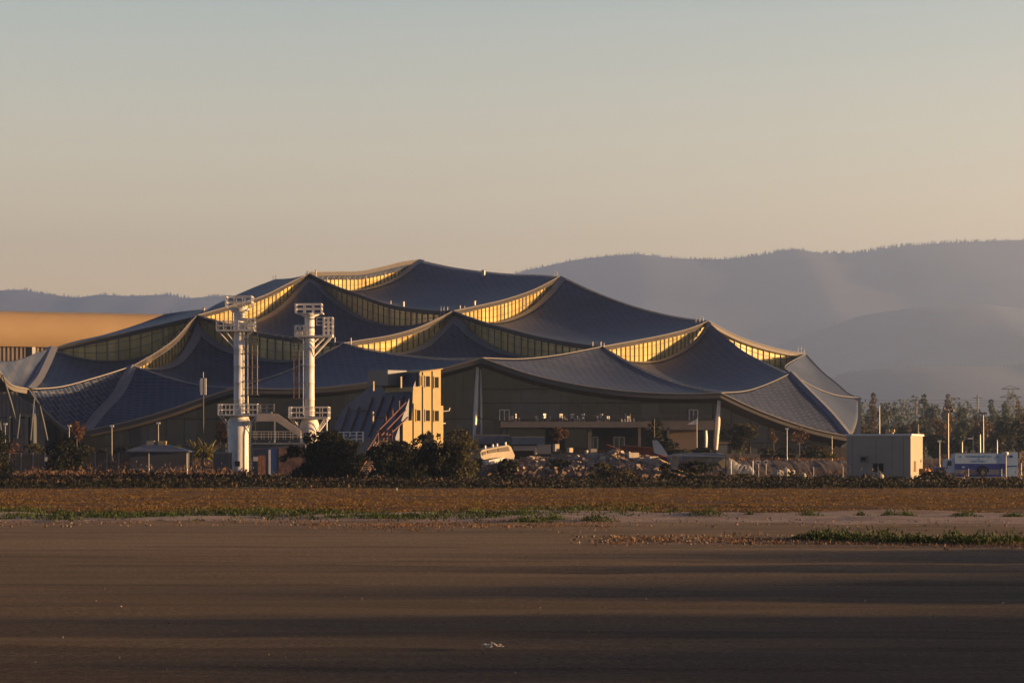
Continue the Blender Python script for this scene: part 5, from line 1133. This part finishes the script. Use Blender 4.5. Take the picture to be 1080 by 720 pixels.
# ------------------------------------------------------------------ poles
def pole(px, pb, pt, d, r, label, head=None, m=None, cat='pole', name='metal_pole', grp=None):
    o = empty(name, (xat(px, d), d, zat(pb, d)), 0, label, cat, grp); h = (pb - pt) / F * d
    mb = MB(); mb.cyl((0, 0, -.5), (0, 0, h), r, r * .7, 8); mb.build('shaft', m or M_trim, o); mb = MB(); mb.cyl((0, 0, -.5), (0, 0, .3), r * 1.7, r * 1.7, 8); mb.build('base', m or M_trim, o)
    if head: head(o, h)
    return o
def flood(o, h):
    for dx, dz, rz in ((-.55, 0, .5), (.4, .15, -.4), (.7, -.45, -.7), (-.25, -.6, .3)):
        mb = MB(); mb.box((dx, -.15, h + dz - .1), (.62, .4, .42), rz, 0, .3 * (1 if dx < 0 else -1)); mb.build('floodlight', M_soff, o)
    mb = MB(); mb.bx(-.8, .8, -.06, .06, h - .35, h - .25); mb.build('cross_arm', M_trim, o)
def lampc(o, h):
    mb = MB(); mb.tube([(0, 0, h - .1), (.15, 0, h + .25), (.5, 0, h + .42), (1.0, 0, h + .5)], .08, 6); mb.build('curved_arm', M_trim, o); mb = MB(); mb.box((1.15, 0, h + .48), (.7, .22, .14)); mb.build('lamp_head', M_white, o)
def ant(o, h):
    mb = MB()
    for dx in (-.22, .22): mb.bx(dx - .16, dx + .16, -.16, .16, h - 2.3, h - .1)
    mb.bx(-.5, -.34, -.1, .1, h - 1.9, h - .4); mb.build('antenna_panel', M_white, o); mb = MB(); mb.cyl((0, 0, h - .1), (0, 0, h + .75), .04, .04, 5); mb.build('antenna_tip', M_trim, o)
def knob(o, h):
    mb = MB(); mb.box((0, 0, h), (.5, .3, .25)); mb.build('lamp_head', M_white, o)
def twin(o, h):
    for s in (-1, 1): mb = MB(); mb.box((s * .35, 0, h - .1), (.5, .3, .3), 0, 0, s * .4); mb.build('lamp_head', M_soff, o)
pole(214.5, 492, 398, 322, .09, 'tall dark pole carrying a white antenna pack, left of the towers', ant, M_soff, 'antenna pole')
pole(1000, 488, 430, 420, .16, 'tall pole topped by a cluster of floodlights against the hazy trees', flood, cat='light pole', name='floodlight_pole')
pole(1037, 480, 435, 400, .13, 'tall pole with twin lamp heads behind the truck', twin, cat='light pole', name='floodlight_pole')
pole(1014.5, 488, 466, 325, .16, 'curved white street lamp rising behind the truck cab', lampc, cat='street lamp', name='street_lamp')
pole(1026.2, 484, 459, 350, .12, 'plain pole left of the thicker one behind the truck'); pole(1033.4, 484, 458, 350, .2, 'thickest plain pale pole behind the truck'); pole(1051.5, 484, 464, 350, .14, 'short pale pole at the right below a round tree')
pole(927.5, 478, 428, 330, .1, 'slim pale pole standing behind the flat roofed block', None); pole(991, 492, 465, 330, .07, 'thin dark pole with a small lamp left of the truck', knob)
pole(118, 482, 449, 352, .07, 'slim lit pole by the hedge between left canopies', knob); pole(73, 482, 449, 352, .07, 'slim pole in front of the rust coloured tree', knob); pole(167, 482, 446, 352, .07, 'slim pole rising behind the gabled shed roof', knob)
pole(690, 478, 441, 380, .09, 'dark slim pole at the right end of the terrace', None, M_soff); pole(830, 484, 452, 365, .08, 'slim lamp pole under the right eave', knob); pole(877.5, 484, 460, 370, .07, 'thin pale pole near the low timber fence')
pole(735, 482, 441, 378, .06, 'thin flagpole flying a white pennant before the terrace', lambda o, h: (MB().prism([(-1.55, h - .95), (0, h - .1), (0, h - .95)], lambda u, v, t: (u, t, v), -.02, .02).build('pennant', M_white, o)), None, 'flagpole', 'flagpole')
pole(5.5, 482, 447, 350, .06, 'thin pole at the far left edge', knob); pole(1061, 512, 476, 285, .06, 'pole with a round white head in front of the truck rear', lambda o, h: (MB().lathe((0, 0, h - .5), [(.05, 0), (.3, .15), (.32, .4), (.1, .5)], 10).build('lamp_head', M_white, o)), name='street_lamp', cat='lamp')
pole(1021.5, 512, 494, 262, .04, 'thin pale stake in front of the truck body'); pole(1056.5, 512, 494, 262, .04, 'thin pale stake in front of the truck rear')
pole(260, 500, 480, 305, .04, 'thin stake in front of the left tower drum'); pole(1077, 502, 488, 300, .07, 'short pale post at the right edge beside truck')
pole(157, 496, 478, 300, .05, 'short post in front of gabled shed wall'); pole(197, 496, 478, 300, .07, 'short pale post at the right corner of gabled shed')
# white marker stake out on the marsh
pole(418.5, 520, 514, 185, .035, 'small white stake out on the rust marsh', None, M_white, 'stake', 'marker_stake')
# power pylon
PY = empty('power_pylon', (xat(1066, 1450), 1450, 0), 0, 'faint lattice power pylon above the trees at far right', 'pylon'); mb = MB(); hp = zat(403, 1450)
for sx in (-1, 1):
    for sy in (-1, 1): mb.cyl((4 * sx, 4 * sy, 0), (1.2 * sx, 1.2 * sy, hp - 4), .28, .2, 4)
z = 2; s = -1
while z < hp - 6:
    w0 = 4 - 2.8 * z / hp; w1 = 4 - 2.8 * (z + 5) / hp
    for yy in (-1, 1): mb.cyl((w0 * s, w0 * yy, z), (-w1 * s, w1 * yy, z + 5), .14, .14, 4); mb.cyl((-w0 * s, w0 * yy, z), (w1 * s, w1 * yy, z + 5), .14, .14, 4)
    z += 5
mb.build('lattice_mast', M_soff, PY); 
for zz_, wd in ((hp - 4, 5.5), (hp - 9, 6.5), (hp - 15, 5.5)): mb = MB(); mb.cyl((-wd, 0, zz_), (wd, 0, zz_), .25, .25, 4); mb.cyl((-wd, 0, zz_), (0, 0, zz_ + 2), .15, .15, 4); mb.cyl((wd, 0, zz_), (0, 0, zz_ + 2), .15, .15, 4); mb.build('cross_arm', M_soff, PY)
for (px, pt) in ((1031, 416), (966.5, 418), (953, 421)):
    d = 1300; o = empty('utility_pole', (xat(px, d), d, 0), 0, {1031: 'faint utility pole between the two floodlight poles', 966.5: 'faint utility pole beyond the gold end wall', 953: 'faint utility pole above the roof of the flat roofed block'}[px], 'utility pole', 'utility poles in the haze')
    mb = MB(); mb.cyl((0, 0, 0), (0, 0, zat(pt, d)), .55, .4, 5); mb.build('shaft', M_soff, o); mb = MB(); mb.bx(-2.5, 2.5, -.2, .2, zat(pt, d) - 2, zat(pt, d) - 1.6); mb.build('cross_arm', M_soff, o)
mb = MB()
for k, (y0, y1) in enumerate(((421, 423), (424, 426), (427, 428.5))):
    P = [W(900 + (1250 - 900) * s, y0 + (y1 - y0) * s + 1.2 * math.sin(s * math.pi * 3) ** 2, 1380) for s in np.linspace(0, 1, 30)]; mb.tube(P, .09, 3)
mb.build('power_line', M_soff, label='faint power lines crossing the haze above the right tree line', cat='power lines')
# fallen leaf scrap on the apron
LS = MB(); c = W(520, 684.5, 6630 / (684.5 - HY)); s = .012
for i in range(16): LS.box((c.x + rng.uniform(-.12, .12), c.y + rng.uniform(-.2, .2), .05 + rng.uniform(0, .03)), (.1 * rng.uniform(.5, 1.2), .05, .01), rng.uniform(0, 3), 0, rng.uniform(-.5, .5))
LS.build('dry_leaf_scrap', mat('pale_dry_scrap', (.5, .42, .33), .8), label='small curled dry scrap lying alone on the near apron', cat='leaf')
# row of trees out of frame on the right: it throws the long shade over the near apron
for i, (x, y, h, w_) in enumerate([(107, -4, 10.1, 14), (110, 4, 10.1, 14), (108, 11, 10.0, 14), (111, 17, 10.0, 14), (109, 23, 10.0, 14), (107, 29, 9.8, 14), (110, 35, 9.7, 14), (108, 41, 9.5, 14), (111, 47, 9.3, 14), (109, 53, 9.1, 14), (107, 59, 8.7, 14), (110, 64, 8.4, 14)]):
    r = empty('roadside_tree', (x, y, 0), 0, 'roadside tree out of the frame, ' + ORD[i] + ' in its row from the camera end', 'tree', 'roadside trees out of the frame')
    mb = MB(); mb.cyl((0, 0, -.2), (0, 0, h * .6), .35, .15, 8); mb.build('trunk', M_bark, r); bl = blobs(h, w_, 0, 34, 'round')
    C = fill(bl, 60); leafmesh('crown', C, .7 * rng.uniform(.6, 1.3, len(C)), L_dark, r)
# ------------------------------------------------------------------ the air
def haze():
    m = bpy.data.materials.new('haze_air'); m.use_nodes = True; nt = m.node_tree; nt.nodes.remove(nt.nodes['Principled BSDF'])
    v = nt.nodes.new('ShaderNodeVolumePrincipled'); v.inputs['Color'].default_value = (.45, .63, 1.0, 1); v.inputs['Density'].default_value = 1.3e-4; v.inputs['Anisotropy'].default_value = 0.5
    nt.links.new(v.outputs[0], [x for x in nt.nodes if x.type == 'OUTPUT_MATERIAL'][0].inputs['Volume'])
    mb = MB(); mb.bx(-3500, 3500, -150, 12600, -4, 1120); mb.build('haze', m, kind='stuff', label='thin evening haze over the far hills', cat='haze')
haze()
